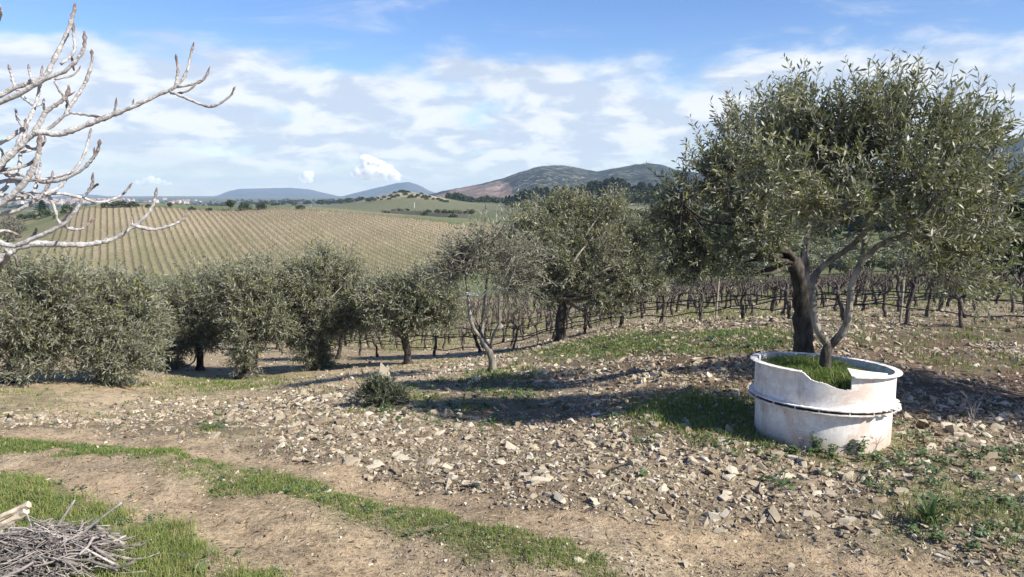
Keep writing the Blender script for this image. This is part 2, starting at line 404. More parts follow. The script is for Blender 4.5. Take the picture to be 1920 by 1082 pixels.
YS = np.geomspace(2.0, 900, 900)
def G(px, py):
    """where the line of sight of a photo pixel meets the ground (x, y)"""
    u, v = (px - CX) / FPX, (CY - py) / FPX
    dx, dz = u / (v * SP + CP), (v * CP - SP) / (v * SP + CP)
    below = (EYE + dz * YS) < Z0(dx * YS, YS)
    if not below.any(): return np.array((dx * 900, 900.0))
    i = int(np.argmax(below)); a, b = YS[max(i - 1, 0)], YS[i]
    for _ in range(10):
        c = (a + b) / 2
        if EYE + dz * c < Z0(dx * c, c)[0]: b = c
        else: a = c
    return np.array((dx * b, b))
def GP(pts): return np.array([G(*p) for p in pts])

RUT_U = GP([(-150,812),(0,812),(150,816),(300,830),(450,854),(600,887),(750,920),(900,946),(1100,978),(1300,1005),(1500,1034),(1700,1066),(1900,1098),(2100,1130)])
RUT_L = GP([(-150,855),(0,866),(150,892),(300,934),(450,985),(600,1034),(750,1085),(850,1130)])
MID_G = GP([(-150,826),(0,829),(150,834),(300,850),(420,876),(520,900),(600,925),(700,955),(800,985),(900,1008),(1000,1028),(1080,1056),(1150,1090)])
def poly_dist(x, y, P):
    d = np.full(len(x), 1e9); par = np.zeros(len(x))
    for i in range(len(P) - 1):
        a, b = P[i], P[i + 1]; ab = b - a
        t = np.clip(((x - a[0]) * ab[0] + (y - a[1]) * ab[1]) / (ab @ ab), 0, 1)
        q = np.hypot(x - a[0] - ab[0] * t, y - a[1] - ab[1] * t)
        par = np.where(q < d, (i + t) / (len(P) - 1), par); d = np.minimum(d, q)
    return d, par
def inside(x, y, P):
    c = np.zeros(len(x), bool); j = len(P) - 1
    for i in range(len(P)):
        xi, yi, xj, yj = *P[i], *P[j]
        c ^= ((yi > y) != (yj > y)) & (x < (xj - xi) * (y - yi) / (yj - yi + 1e-12) + xi); j = i
    return c
def sstep(v, a, b):
    t = np.clip((v - a) / (b - a), 0, 1); return t * t * (3 - 2 * t)

BANK = GP([(-200,866),(0,882),(120,905),(230,950),(310,1000),(390,1040),(470,1082),(520,1120),(300,1200),(-200,1200)])
TRACK = GP([(-150,802),(0,804),(150,806),(320,816),(480,838),(620,868),(760,898),(920,926),(1100,955),(1300,985),(1500,1008),(1700,1036),(1900,1066),(2050,1090),(2050,1250),(520,1150),(470,1082),(390,1040),(310,1000),(230,950),(120,905),(0,882),(-150,868)])
PATCHES = {   # grassy places, outline in the photo
 'planter_left': [(1170,762),(1260,742),(1400,738),(1415,800),(1430,838),(1330,826),(1240,815),(1180,790)],
 'planter_front': [(1415,822),(1700,800),(1730,850),(1640,872),(1450,868),(1400,845)],
 'hollow': [(640,742),(760,726),(880,700),(930,684),(1010,694),(1030,735),(1000,790),(860,800),(700,780)],
 'strip': [(980,672),(1080,640),(1240,626),(1480,622),(1500,660),(1380,668),(1180,668),(1060,680)],
 'right': [(1690,880),(1800,840),(1930,830),(1990,1090),(1850,1075),(1720,1030),(1640,990)],
 'leftweeds': [(350,800),(470,782),(500,812),(380,826)],
 'grove': [(300,728),(370,706),(500,708),(520,722),(400,742)],
 'groveleft': [(-60,742),(0,730),(120,720),(130,745),(0,790),(-60,800)],
 'rightback': [(1640,672),(1760,664),(1930,660),(1960,705),(1800,700)],
 'backright': [(1560,622),(1900,600),(1960,640),(1600,650)]}
PATCHES = {k: GP(v) for k, v in PATCHES.items()}

def masks(x, y):
    r = np.hypot(x, y)
    n = fbm(x * 2.2, y * 2.2, 3, 4) - 0.5; nf = fbm(x * 9, y * 9, 8, 3) - 0.5
    jx, jy = x + n * 0.35 + nf * 0.10, y + (fbm(x * 2.2, y * 2.2, 11, 4) - 0.5) * 0.35 + nf * 0.16
    track = inside(jx, jy, TRACK); bank = inside(jx, jy, BANK)
    du, _ = poly_dist(jx, jy, RUT_U); dl, _ = poly_dist(jx, jy, RUT_L); dm, pm = poly_dist(jx, jy, MID_G)
    rutu = 1 - sstep(du, 0.10, 0.34); rutl = 1 - sstep(dl, 0.14, 0.42)
    mw = np.interp(pm, (0, 0.15, 0.35, 0.6, 0.85, 1.0), (0.14, 0.20, 0.34, 0.22, 0.16, 0.10))
    mid = (1 - sstep(dm, mw * 0.55, mw * 1.15))
    patch = np.zeros(len(x))
    for P in PATCHES.values(): patch = np.maximum(patch, inside(jx + n * 0.5, jy + n * 0.5, P))
    return dict(r=r, track=track, bank=bank, rutu=rutu, rutl=rutl, mid=mid, patch=patch, n=n, nf=nf)

def Z(x, y):
    x = np.atleast_1d(np.asarray(x, float)); y = np.atleast_1d(np.asarray(y, float))
    z = Z0(x, y); r = np.hypot(x, y); k = r < 45
    if k.any():
        xx, yy = x[k], y[k]; du, _ = poly_dist(xx, yy, RUT_U); dl, _ = poly_dist(xx, yy, RUT_L)
        rut = -0.045 * np.exp(-(du / 0.22) ** 2) - 0.045 * np.exp(-(dl / 0.28) ** 2)
        fade = 1 - sstep(r[k], 25, 45)
        z[k] += fade * (rut + 0.07 * (fbm(xx * 1.1, yy * 1.1, 21, 3) - 0.5) + 0.035 * (fbm(xx * 5, yy * 5, 5, 3) - 0.5))
    return z
def ground_pt(px, py):
    g = G(px, py); return np.array((g[0], g[1], Z(g[0], g[1])[0]))

VINE_HILL = np.array([W(128,392,286)[:2], W(500,392,284)[:2], W(700,404,266)[:2], W(890,426,244)[:2], W(1010,440,236)[:2], W(980,520,150)[:2], W(520,520,165)[:2], W(40,500,185)[:2], W(95,450,240)[:2]])
def terrain():
    dense = np.linspace(-0.72, 0.72, 421)
    side = np.linspace(0.72, math.pi, 46)[1:]
    th = np.concatenate((-side[::-1][1:], dense, side))            # the full circle
    rr = np.concatenate(([0.25], np.geomspace(1.0, 9800, 560)))
    T, R = np.meshgrid(th, rr); x, y = (R * np.sin(T)).ravel(), (R * np.cos(T)).ravel()
    z = Z(x, y); mk = masks(x, y)
    nA, nR = len(th), len(rr); r = mk['r']
    big = fbm(x * 0.5, y * 0.5, 31, 4); fine = fbm(x * 3, y * 3, 37, 4)
    col = np.array((0.205, 0.162, 0.105)) * np.ones((len(x), 1))
    def mixin(c, f): nonlocal col; f = np.clip(f, 0, 1)[:, None]; col = col * (1 - f) + np.array(c) * f
    mixin((0.31, 0.25, 0.16), sstep(fine, 0.45, 0.7) * 0.7); mixin((0.125, 0.09, 0.06), sstep(big, .5, .68) * .6)                                   # straw and dry litter
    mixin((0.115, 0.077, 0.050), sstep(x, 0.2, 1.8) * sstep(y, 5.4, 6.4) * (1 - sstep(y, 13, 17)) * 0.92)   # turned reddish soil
    mixin((0.40, 0.315, 0.20), sstep(r, 8, 11) * (1 - sstep(x, -1.5, 0.5)) * 0.75)             # pale ground in the grove
    gpatch = mk['patch'] * sstep(fine + mk['nf'] * 0.5, 0.3, 0.55)
    mixin((0.13, 0.125, 0.06), gpatch * 0.45)
    inside_tr = mk['track'].astype(float) * (r < 30)
    mixin((0.33, 0.26, 0.162), inside_tr * 0.85); mixin((0.40, 0.325, 0.22), inside_tr * sstep(fbm(x * 1.7, y * 1.7, 63, 5), .5, .68) * .6); mixin((0.185, 0.13, 0.085), inside_tr * sstep(fbm(x * 2.3, y * 2.3, 67, 5), .52, .7) * .6)
    mixin((0.33, 0.245, 0.152), 0.7 * inside_tr * np.maximum(mk['rutu'], mk['rutl'] * 0.8))
    mixin((0.14, 0.14, 0.06), inside_tr * mk['mid'] * 0.5)
    mixin((0.16, 0.155, 0.06), mk['bank'] * (r < 30) * 0.7)
    # the vineyard falling away, the valley and the fields
    mixin((0.27, 0.215, 0.13), sstep(r, 13, 20) * (1 - sstep(r, 60, 80)) * (0.55 + 0.4 * (big > 0.5)))
    mixin((0.13, 0.15, 0.055), sstep(r, 26, 45) * sstep(fbm(x * .12, y * .12, 41, 4), 0.35, 0.6) * 0.85)
    mixin((0.115, 0.135, 0.055), sstep(r, 60, 90))
    f2 = fbm(x * 0.02, y * 0.02, 47, 4)
    mixin((0.24, 0.20, 0.12), sstep(r, 200, 260) * sstep(f2, 0.5, 0.6) * 0.6)
    mixin((0.085, 0.10, 0.05), sstep(r, 280, 350) * sstep(fbm(x * .006, y * .006, 53, 4), 0.42, 0.58) * 0.8)
    mixin((0.125, 0.13, 0.07), sstep(r, 420, 480) * (1 - sstep(r, 700, 800)) * 0.8)
    # bare knoll top
    kc = W(757, 360, 640)
    kd = np.hypot((x - kc[0]) / 38, (y - kc[1]) / 42)
    mixin((0.34, 0.29, 0.20), (1 - sstep(kd, 0.75, 1.1)) * sstep(fbm(x * .12, y * .12, 61, 4), 0.3, 0.5))
    mixin((0.09, 0.10, 0.06), sstep(r, 900, 1600))
    hill = inside(x, y, VINE_HILL)
    col[hill] = np.array((0.305, 0.25, 0.148)) * (0.85 + 0.3 * fbm(x[hill] * .05, y[hill] * .05, 71, 3))[:, None]
    V = np.stack((x, y, z), -1)
    i = np.arange(nR - 1)[:, None] * nA; k = np.arange(nA)[None]; k2 = (k + 1) % nA
    Q = np.stack((i + k, i + nA + k, i + nA + k2, i + k2), -1).reshape(-1, 4)[:, ::-1]
    trk = (mk['track'] & (r < 30)); ft = trk[Q].sum(1) >= 2; fh = hill[Q].sum(1) >= 2
    def sub(name, sel, mat):
        q = Q[sel]; used, inv = np.unique(q, return_inverse=True)
        me = np_mesh(name, V[used], None, inv.reshape(-1, 4), [mat], True, {'col': col[used]})
        tag(link_mesh(name, me), kind='structure'); return me
    cap = None
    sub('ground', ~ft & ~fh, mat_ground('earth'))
    sub('dirt_track', ft & ~fh, bpy.data.materials['earth'])
    sub('vineyard_slope', fh, mat_ground('vineyard_soil', True))
terrain()

# ------------------------------------------------------------------ mountains
def mat_mountain(name, base, alt, rock, scale, quarry=False, rock_amt=0.62):
    m, nt, b, out = new_mat(name)
    pos = N(nt, 'ShaderNodeNewGeometry').outputs['Position']
    n1 = noise(nt, pos, scale, 8, 0.68); n2 = noise(nt, pos, scale * 0.22, 4, 0.6); n3 = noise(nt, pos, scale * 3.1, 4, 0.7)
    col = mixc(nt, smooth(nt, n1, 0.42, 0.6), base, alt)
    rk = math_node(nt, 'MULTIPLY', smooth(nt, n3, rock_amt - 0.03, rock_amt + 0.06), smooth(nt, n2, 0.40, 0.58))
    col = mixc(nt, math_node(nt, 'MULTIPLY', rk, 0.7), col, rock)
    if quarry:
        q = attr(nt, 'quarry').outputs['Fac']
        qc = mixc(nt, smooth(nt, n1, 0.45, 0.62), (0.17, 0.115, 0.085), (0.34, 0.26, 0.21))
        qc = mixc(nt, smooth(nt, n3, 0.5, 0.62), qc, (0.17, 0.13, 0.10))
        col = mixc(nt, q, col, qc)
    nt.links.new(col, b.inputs['Base Color']); b.inputs['Roughness'].default_value = 1.0; b.inputs['Specular IOR Level'].default_value = 0.0
    bp = N(nt, 'ShaderNodeBump'); bp.inputs['Strength'].default_value = 1.0; bp.inputs['Distance'].default_value = 0.25 / scale
    nt.links.new(n1, bp.inputs['Height']); nt.links.new(bp.outputs[0], b.inputs['Normal'])
    return m

def mountain(name, sky, D, front, back, zf, mat, seed, n=200, nv=46, rough=0.12, quarry=None, relief=1.0):
    sky = np.array(sky, float); px = np.linspace(sky[0, 0], sky[-1, 0], n)
    py = np.interp(px, sky[:, 0], sky[:, 1])
    for _ in range(2): py[1:-1] = (py[:-2] + 2 * py[1:-1] + py[2:]) / 4
    py += (fbm(px * 0.11, px * 0 + seed, seed, 4) - 0.5) * rough * 14
    ridge = np.array([W(a, b, D) for a, b in zip(px, py)])
    v = np.concatenate((np.linspace(0, 1, nv), 1 + np.linspace(0, 1, nv // 3)[1:]))
    V, Qa = [], []
    for t in v:
        Y = D - front * (1 - t) if t <= 1 else D + back * (t - 1)
        s = t ** 1.25 if t <= 1 else 1 - sstep(np.array(t - 1), 0, 1)
        x = ridge[:, 0] * (Y / D); fl = (1 - t if t < 1 else t - 1)
        h = (ridge[:, 2] - zf)
        gully = (fbm(x * 14 / D + seed, (Y * 0.35 + x * 0) * 14 / D, seed + 3, 5) - 0.5)
        z = zf + h * s + h * gully * 1.1 * relief * min(1, fl * 3.0) * min(1, t * 4 if t < 1 else 1)
        if t < 1: z = np.minimum(z, EYE + (ridge[:, 2] - EYE) * (Y / D) - 0.004 * D * fl * 0.2)
        z = np.maximum(z, zf - 4.0); V.append(np.stack((x, np.full(n, Y), z), -1))
    V = np.concatenate(V); nr = len(v)
    i = np.arange(nr - 1)[:, None] * n; k = np.arange(n - 1)[None]
    Q = np.stack((i + k, i + k + 1, i + n + k + 1, i + n + k), -1).reshape(-1, 4)
    at = {}
    if quarry is not None:
        d = V - np.array((0, 0, EYE)); yc = d[:, 1] * CP - d[:, 2] * SP; zc = d[:, 1] * SP + d[:, 2] * CP
        qx, qy = CX + FPX * d[:, 0] / yc, CY - FPX * zc / yc
        jx = qx + 10 * (fbm(qx * .05, qy * .08, 5, 4) - .5); jy = qy + 8 * (fbm(qx * .05, qy * .08, 9, 4) - .5)
        at['quarry'] = inside(jx, jy, np.array(quarry, float)).astype(float)
    me = np_mesh(name, V, None, Q, [mat], True, at)
    return tag(link_mesh(name, me), kind='structure')

m_far = mat_mountain('blue_mountain_scrub', (0.05, 0.06, 0.055), (0.085, 0.09, 0.07), (0.22, 0.19, 0.16), 0.006)
m_mid = mat_mountain('maquis_mountain', (0.020, 0.028, 0.022), (0.058, 0.064, 0.046), (0.30, 0.28, 0.23), 0.016, True, 0.55)
mountain('mountain', [(330,384),(370,374),(410,366),(430,358),(450,354),(500,353),(545,352),(580,355),(605,361),(640,369),(690,374),(760,380)], 8200, 1600, 900, -33, m_far, 1.3, rough=0.05)
mountain('mountain', [(600,380),(650,366),(690,356),(720,349),(745,343),(765,342),(785,349),(805,358),(830,366),(870,378)], 7000, 1300, 800, -32, m_far, 2.7, rough=0.05)
mountain('mountain', [(-500,368),(-300,360),(-120,366),(0,372),(90,370),(140,364),(190,366),(230,374),(270,370),(310,371),(360,374),(420,370),(520,372),(640,372),(760,370),(900,373),(1100,368),(1400,366),(1900,360),(2500,362)], 9000, 1200, 500, -33, m_far, 4.1, n=320, rough=0.06)
mountain('mountain', [(780,372),(830,358),(870,351),(905,344),(940,335),(975,323),(1005,313),(1035,310),(1065,311),(1095,317),(1120,322),(1150,316),(1180,310),(1215,306),(1240,309),(1270,318),(1320,325),(1400,330),(1500,345),(1620,362)],
         2300, 900, 500, -24, m_mid, 6.2, n=320, nv=70, rough=0.16, quarry=[(820,366),(850,355),(880,350),(915,344),(935,338),(952,346),(962,360),(965,376),(940,386),(900,386),(850,380)], relief=0.6)
mountain('mountain', [(1500,372),(1620,352),(1700,330),(1780,300),(1830,278),(1870,266),(1910,257),(1960,250),(2050,246),(2200,262),(2400,300),(2600,350)], 1950, 700, 500, -22, m_mid, 8.8, n=200, rough=0.12, relief=0.7)
mountain('hill', [(420,388),(470,385),(540,381),(600,378),(650,373),(690,370),(720,372),(770,378),(860,384)], 2000, 500, 300, -24, m_mid, 9.5, n=160, rough=0.25, relief=0.4)
mountain('hill', [(1180,372),(1300,350),(1420,340),(1600,335),(1800,330),(1950,330),(2150,345),(2300,372)], 1100, 380, 240, -14, m_mid, 3.5, n=200, rough=0.3, relief=0.5)

# ------------------------------------------------------------------ haze over the distance
def haze():
    bm = bmesh.new(); bmesh.ops.create_cube(bm, size=1.0)
    me = bpy.data.meshes.new('haze'); bm.to_mesh(me); bm.free()
    o = link_mesh('haze', me); lo = min(v[2] for ob in scene.objects if ob.type == 'MESH' for v in ob.bound_box if ob is not o) - 1.0; hi = 190.0
    o.location = (0, 0, (lo + hi) / 2); o.scale = (21000, 21000, hi - lo)
    m = bpy.data.materials.new('thin_haze'); m.use_nodes = True; nt = m.node_tree; nt.nodes.clear()
    out = N(nt, 'ShaderNodeOutputMaterial'); v = N(nt, 'ShaderNodeVolumePrincipled')
    v.inputs['Color'].default_value = (0.58, 0.76, 1.0, 1); v.inputs['Density'].default_value = 0.00010
    v.inputs['Anisotropy'].default_value = 0.1
    nt.links.new(v.outputs[0], out.inputs['Volume'])
    me.materials.append(m); tag(o, kind='stuff')
haze()

# ------------------------------------------------------------------ cumulus beyond the hills
def cloud(label, pxs, D, seed):
    r2 = np.random.default_rng(seed)
    bm = bmesh.new(); bmesh.ops.create_icosphere(bm, subdivisions=3, radius=1)
    S = np.array([v.co[:] for v in bm.verts]); T = np.array([[v.index for v in f.verts] for f in bm.faces]); bm.free()
    base = min(W(p[0], p[1] + p[2] * 0.6, D)[2] for p in pxs); mb = MB(); c0 = W(pxs[0][0], pxs[0][1], D)
    for (px, py, rp) in pxs:
        for q in range(9):
            d = unit(r2.normal(size=3)); f = 0 if q == 0 else rp * r2.uniform(.5, .85); rr = rp * (0.8 if q == 0 else r2.uniform(.25, .5))
            c = W(px + d[0] * f, py - d[2] * f * .8, D + d[1] * f * D / FPX * .8); R = rr * 1.35 * D / FPX
            P = c + S * R; P[:, 2] = np.where(P[:, 2] < base, base + (P[:, 2] - base) * 0.2, P[:, 2]); mb.add(P, T)
    o = mb.build('cloud', M_CLOUD, None, c0, True, c0)
    md = o.modifiers.new('fuse', 'REMESH'); md.mode = 'VOXEL'; md.voxel_size = 13.0
    me = bpy.data.meshes.new_from_object(o.evaluated_get(bpy.context.evaluated_depsgraph_get())); o.modifiers.clear()
    V = np.empty(len(me.vertices) * 3, np.float32); me.vertices.foreach_get('co', V); V = V.reshape(-1, 3)
    Nn = np.empty(len(V) * 3, np.float32); me.vertex_normals.foreach_get('vector', Nn); Nn = Nn.reshape(-1, 3)
    h = (fbm(V[:, 0] * .018 + V[:, 1] * .011, V[:, 2] * .021 + V[:, 1] * .013, seed, 3) - .5) * 26
    me.vertices.foreach_set('co', (V + Nn * h[:, None]).ravel()); me.polygons.foreach_set('use_smooth', np.ones(len(me.polygons), bool))
    at = me.attributes.get('var') or me.attributes.new('var', 'FLOAT', 'POINT'); at.data.foreach_set('value', np.full(len(V), .5, np.float32))
    me.materials.clear(); me.materials.append(M_CLOUD); me.update(); o.data = me
    return tag(o, label, 'cloud', 'small cumulus clouds over the hills')
cloud('largest bright cumulus with a hooked top above the blue mountain', [(665,330,9),(678,324,14),(695,318,17),(690,304,12),(683,297,8),(700,308,12),(712,316,15),(725,323,13),(738,329,11),(747,333,7),(675,334,8),(700,332,10),(730,335,8)], 20000, 3)
cloud('small white puff of cloud above the flat topped mountain', [(566,334,6),(575,329,8),(583,327,6),(572,340,6),(581,337,6)], 20000, 5)
cloud('long low white cloud behind the fig branches', [(258,343,5),(270,340,7),(283,338,8),(296,340,6),(308,343,5),(318,345,3)], 20000, 8)

# ------------------------------------------------------------------ foliage generators
def leaves(mb, P, D, L, wd, var, near_leaf):
    """lance-shaped leaves at P along D"""
    n = len(P); D = unit(D); U = unit(np.cross(D, rand_dirs(n))); Nn = np.cross(D, U)
    L = L[:, None]; w = wd[:, None]
    if near_leaf:
        c = rng.uniform(-0.16, 0.16, (n, 1)) * L
        V = np.stack((P, P + D * L * .38 + U * w * .5 + Nn * c * .6, P + D * L * .38 - U * w * .5 + Nn * c * .6,
                      P + D * L * .74 + U * w * .36 + Nn * c * .7, P + D * L * .74 - U * w * .36 + Nn * c * .7, P + D * L), 1).reshape(-1, 3)
        b = np.arange(n)[:, None] * 6
        T = np.concatenate((b + np.array((0, 2, 1)), b + np.array((3, 4, 5)))); Qd = b + np.array((1, 2, 4, 3))
        mb.add(V, T, Qd, np.repeat(var, 6))
    else:
        c = rng.uniform(-0.12, 0.12, (n, 1)) * L
        V = np.stack((P, P + D * L * .5 - U * w * .5 + Nn * c, P + D * L, P + D * L * .5 + U * w * .5 + Nn * c), 1).reshape(-1, 3)
        mb.add(V, None, np.arange(n)[:, None] * 4 + np.arange(4), np.repeat(var, 4))

def prisms(mb, A, B, ra, rb, var):
    """straight thin twigs, three-sided"""
    n = len(A); D = unit(B - A); U = unit(np.cross(D, rand_dirs(n))); Wv = np.cross(D, U); rings = []
    for P, r in ((A, ra), (B, rb)):
        for k in range(3):
            a = k * 2.0944; rings.append(P + (U * math.cos(a) + Wv * math.sin(a)) * np.reshape(r, (-1, 1)))
    V = np.stack(rings, 1).reshape(-1, 3); b = np.arange(n)[:, None] * 6
    Q = np.concatenate([b + np.array((k, (k + 1) % 3, 3 + (k + 1) % 3, 3 + k)) for k in range(3)])
    mb.add(V, b + np.array((3, 4, 5)), Q, np.repeat(np.broadcast_to(var, (n,)), 6))

def crown(lobes, ntw, tw_len, per, L, near_leaf, tone=0.0, bare=0.0, up=0.45, shoots=0, sun_yellow=0.25, keep_sub=0.72):
    """twigs and leaves through the volume of the lobes (x, y, z, r)"""
    sub = []
    for (x, y, z, r) in lobes:
        sub.append((x, y, z, r * 0.62))
        for d in rand_dirs(9): sub.append((x + d[0] * r * .62, y + d[1] * r * .62, z + d[2] * r * .58, r * rng.uniform(.34, .52)))
    sub = np.array(sub); sub = sub[rng.random(len(sub)) < keep_sub]; w = sub[:, 3] ** 2; idx = rng.choice(len(sub), ntw, p=w / w.sum()); s = sub[idx]
    d = rand_dirs(ntw); rho = s[:, 3] * (0.35 + 0.65 * np.sqrt(rng.random(ntw)))
    B = s[:, :3] + d * rho[:, None]
    cc = np.array(lobes); cen = (cc[:, :3] * cc[:, 3:4]).sum(0) / cc[:, 3].sum()
    outw = unit(B - cen)
    D = unit(d * .55 + outw * .45 + np.array((0, 0, up)) + rng.normal(size=(ntw, 3)) * .38)
    ln = tw_len * rng.uniform(.55, 1.35, ntw)
    if shoots:
        top = np.argsort(-B[:, 2] + rng.normal(size=ntw) * .25)[:shoots]
        ln[top] *= rng.uniform(1.1, 1.7, shoots); D[top] = unit(D[top] + np.array((0, 0, .7)))
    E = B + D * ln[:, None]
    tw, lf = MB(), MB()
    prisms(tw, B - D * ln[:, None] * .6, E, np.full(ntw, .0028 if near_leaf else .0045), np.full(ntw, .0012 if near_leaf else .002), rng.random(ntw))
    t = np.linspace(0.02, 1.0, per)
    tone_tw = np.clip(rng.normal(.42 + tone, .16, ntw), 0, 1)
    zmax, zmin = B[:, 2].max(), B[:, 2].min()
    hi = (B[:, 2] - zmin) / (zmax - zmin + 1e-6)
    young = (rng.random(ntw) < sun_yellow * hi)  # share of yellow twigs rises with height, sunlit crown tops put into colour
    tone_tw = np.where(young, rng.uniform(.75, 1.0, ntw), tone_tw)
    for k, tt in enumerate(t):
        for sgn in (1, -1):
            keep = rng.random(ntw) > bare
            Pk, Dk = (B + (E - B) * tt)[keep], D[keep]; n = keep.sum()
            side = unit(np.cross(Dk, np.array((.3, .2, 1.0)) + (rng.normal(size=(n, 3)) * .5))) * sgn
            if k % 2: side = unit(np.cross(Dk, side))
            LD = Dk * rng.uniform(.45, .9, (n, 1)) + side * .75 + rng.normal(size=(n, 3)) * .22
            l = L * rng.uniform(.65, 1.25, n)
            leaves(lf, Pk, LD, l, l * rng.uniform(.19, .27, n), np.clip(tone_tw[keep] + rng.normal(size=n) * .1, 0, 1), near_leaf)
    return tw, lf

def px_lobes(l, Y):
    out = []
    for e in l:
        px, py, rp = e[:3]; dy = e[3] if len(e) > 3 else 0.0
        p = W(px, py, Y + dy); out.append((*p, rp * (Y + dy) / FPX))
    return out

def olive_tree(label, base, limbs, lobes, ntw, tw_len, per, L, near_leaf, leaf_mat, group='olive trees on the stony ground', trunk_mat=M_TRUNK, limb_mat=M_LIMB, auto=True, trunk_sides=10, **kw):
    root = empty('olive_tree', base, label, 'olive tree', group)
    tops = []
    for i, (pts, r0, r1) in enumerate(limbs):
        P = resample(pts, 0.06 if near_leaf else 0.12); n = len(P)
        P[1:-1] += rng.normal(size=(n - 2, 3)) * 0.003
        rad = np.linspace(r0, r1, n) * (1 + 0.05 * rng.normal(size=n).clip(-1.5, 1.5))
        if i == 0: rad[:max(2, n // 6)] *= np.linspace(1.6, 1.05, max(2, n // 6))
        mb = MB(); mb.tube(P, rad, trunk_sides if i == 0 else 8, rough=0.09)
        mb.build('trunk' if i == 0 else 'limb', trunk_mat if i == 0 else limb_mat, root, base, True)
        tops.append((P[-1], r1))
    if auto:
        mb = MB()
        for j, (x, y, z, r) in enumerate(lobes):
            c = np.array((x, y, z)); a, ra = min(tops, key=lambda t: np.linalg.norm(t[0] - c))
            for q in range(3):
                e = c + rand_dirs(1)[0] * r * .75; m = (a + e) / 2 + rng.normal(size=3) * .12 * np.linalg.norm(e - a) + np.array((0, 0, -.05))
                P = resample([a, m, e], 0.12); mb.tube(P, np.linspace(ra * .55, .006, len(P)), 5)
        mb.build('boughs', limb_mat, root, base, True)
    tw, lf = crown(lobes, ntw, tw_len, per, L, near_leaf, **kw)
    tw.build('twigs', M_TWIG, root, base); c = lf.build('crown', leaf_mat, root, base)
    return root

# ------------------------------------------------------------------ planter
PC = W(1542, 740, 5.42); PCX, PCY = PC[0], PC[1]; PZ0, PZM, PZT, PR = -0.16, 0.185, 0.42, 0.478
TILT = -0.035
def mat_planter():
    m, nt, b, out = new_mat('chalky_white_paint')
    oc = N(nt, 'ShaderNodeTexCoord').outputs['Object']
    n1 = noise(nt, oc, 3.2, 6, 0.65, 0.6); n2 = noise(nt, oc, 16, 6, 0.7)
    mp = N(nt, 'ShaderNodeMapping'); nt.links.new(oc, mp.inputs[0]); mp.inputs['Scale'].default_value = (1, 1, 0.16)
    n3 = noise(nt, mp.outputs[0], 11, 5, 0.6)
    col = mixc(nt, smooth(nt, n2, 0.40, 0.62), (0.64, 0.61, 0.555), (0.79, 0.77, 0.73))
    col = mixc(nt, math_node(nt, 'MULTIPLY', smooth(nt, n1, 0.50, 0.62), 0.65), col, (0.52, 0.38, 0.30))      # faded pink undercoat
    col = mixc(nt, math_node(nt, 'MULTIPLY', smooth(nt, n3, 0.52, 0.66), 0.5), col, (0.35, 0.31, 0.26))      # runs of dirt
    mw = N(nt, 'ShaderNodeMapping'); nt.links.new(oc, mw.inputs[0]); mw.inputs['Scale'].default_value = (1, 1, 6); mw.inputs['Rotation'].default_value = (0.25, 0.2, 0)
    n4 = noise(nt, mw.outputs[0], 9, 5, 0.6, 1.0)
    col = mixc(nt, math_node(nt, 'MULTIPLY', smooth(nt, n4, 0.62, 0.66), 0.45), col, (0.28, 0.29, 0.31))       # scratches
    sz = N(nt, 'ShaderNodeSeparateXYZ'); nt.links.new(oc, sz.inputs[0])
    splash = math_node(nt, 'MULTIPLY', smooth(nt, math_node(nt, 'ADD', sz.outputs[2], math_node(nt, 'MULTIPLY', n2, -0.16)), 0.16, -0.02), 0.75)
    col = mixc(nt, splash, col, (0.36, 0.28, 0.20))                                                              # soil splashed up from the ground
    chips = math_node(nt, 'MULTIPLY', smooth(nt, noise(nt, oc, 38, 4, 0.6), 0.66, 0.70), smooth(nt, n1, 0.42, 0.55))
    col = mixc(nt, math_node(nt, 'MULTIPLY', chips, 0.8), col, (0.24, 0.13, 0.08))                              # rust where paint has chipped
    nt.links.new(col, b.inputs['Base Color']); b.inputs['Roughness'].default_value = 0.6
    bp = N(nt, 'ShaderNodeBump'); bp.inputs['Strength'].default_value = 0.15; bp.inputs['Distance'].default_value = 0.01
    nt.links.new(n2, bp.inputs['Height']); nt.links.new(bp.outputs[0], b.inputs['Normal'])
    return m
M_PLANTER = mat_planter()
M_DARK_GAP = mat_var('dark_joint', [(0, (0.03, 0.027, 0.024)), (1, (0.06, 0.05, 0.045))])

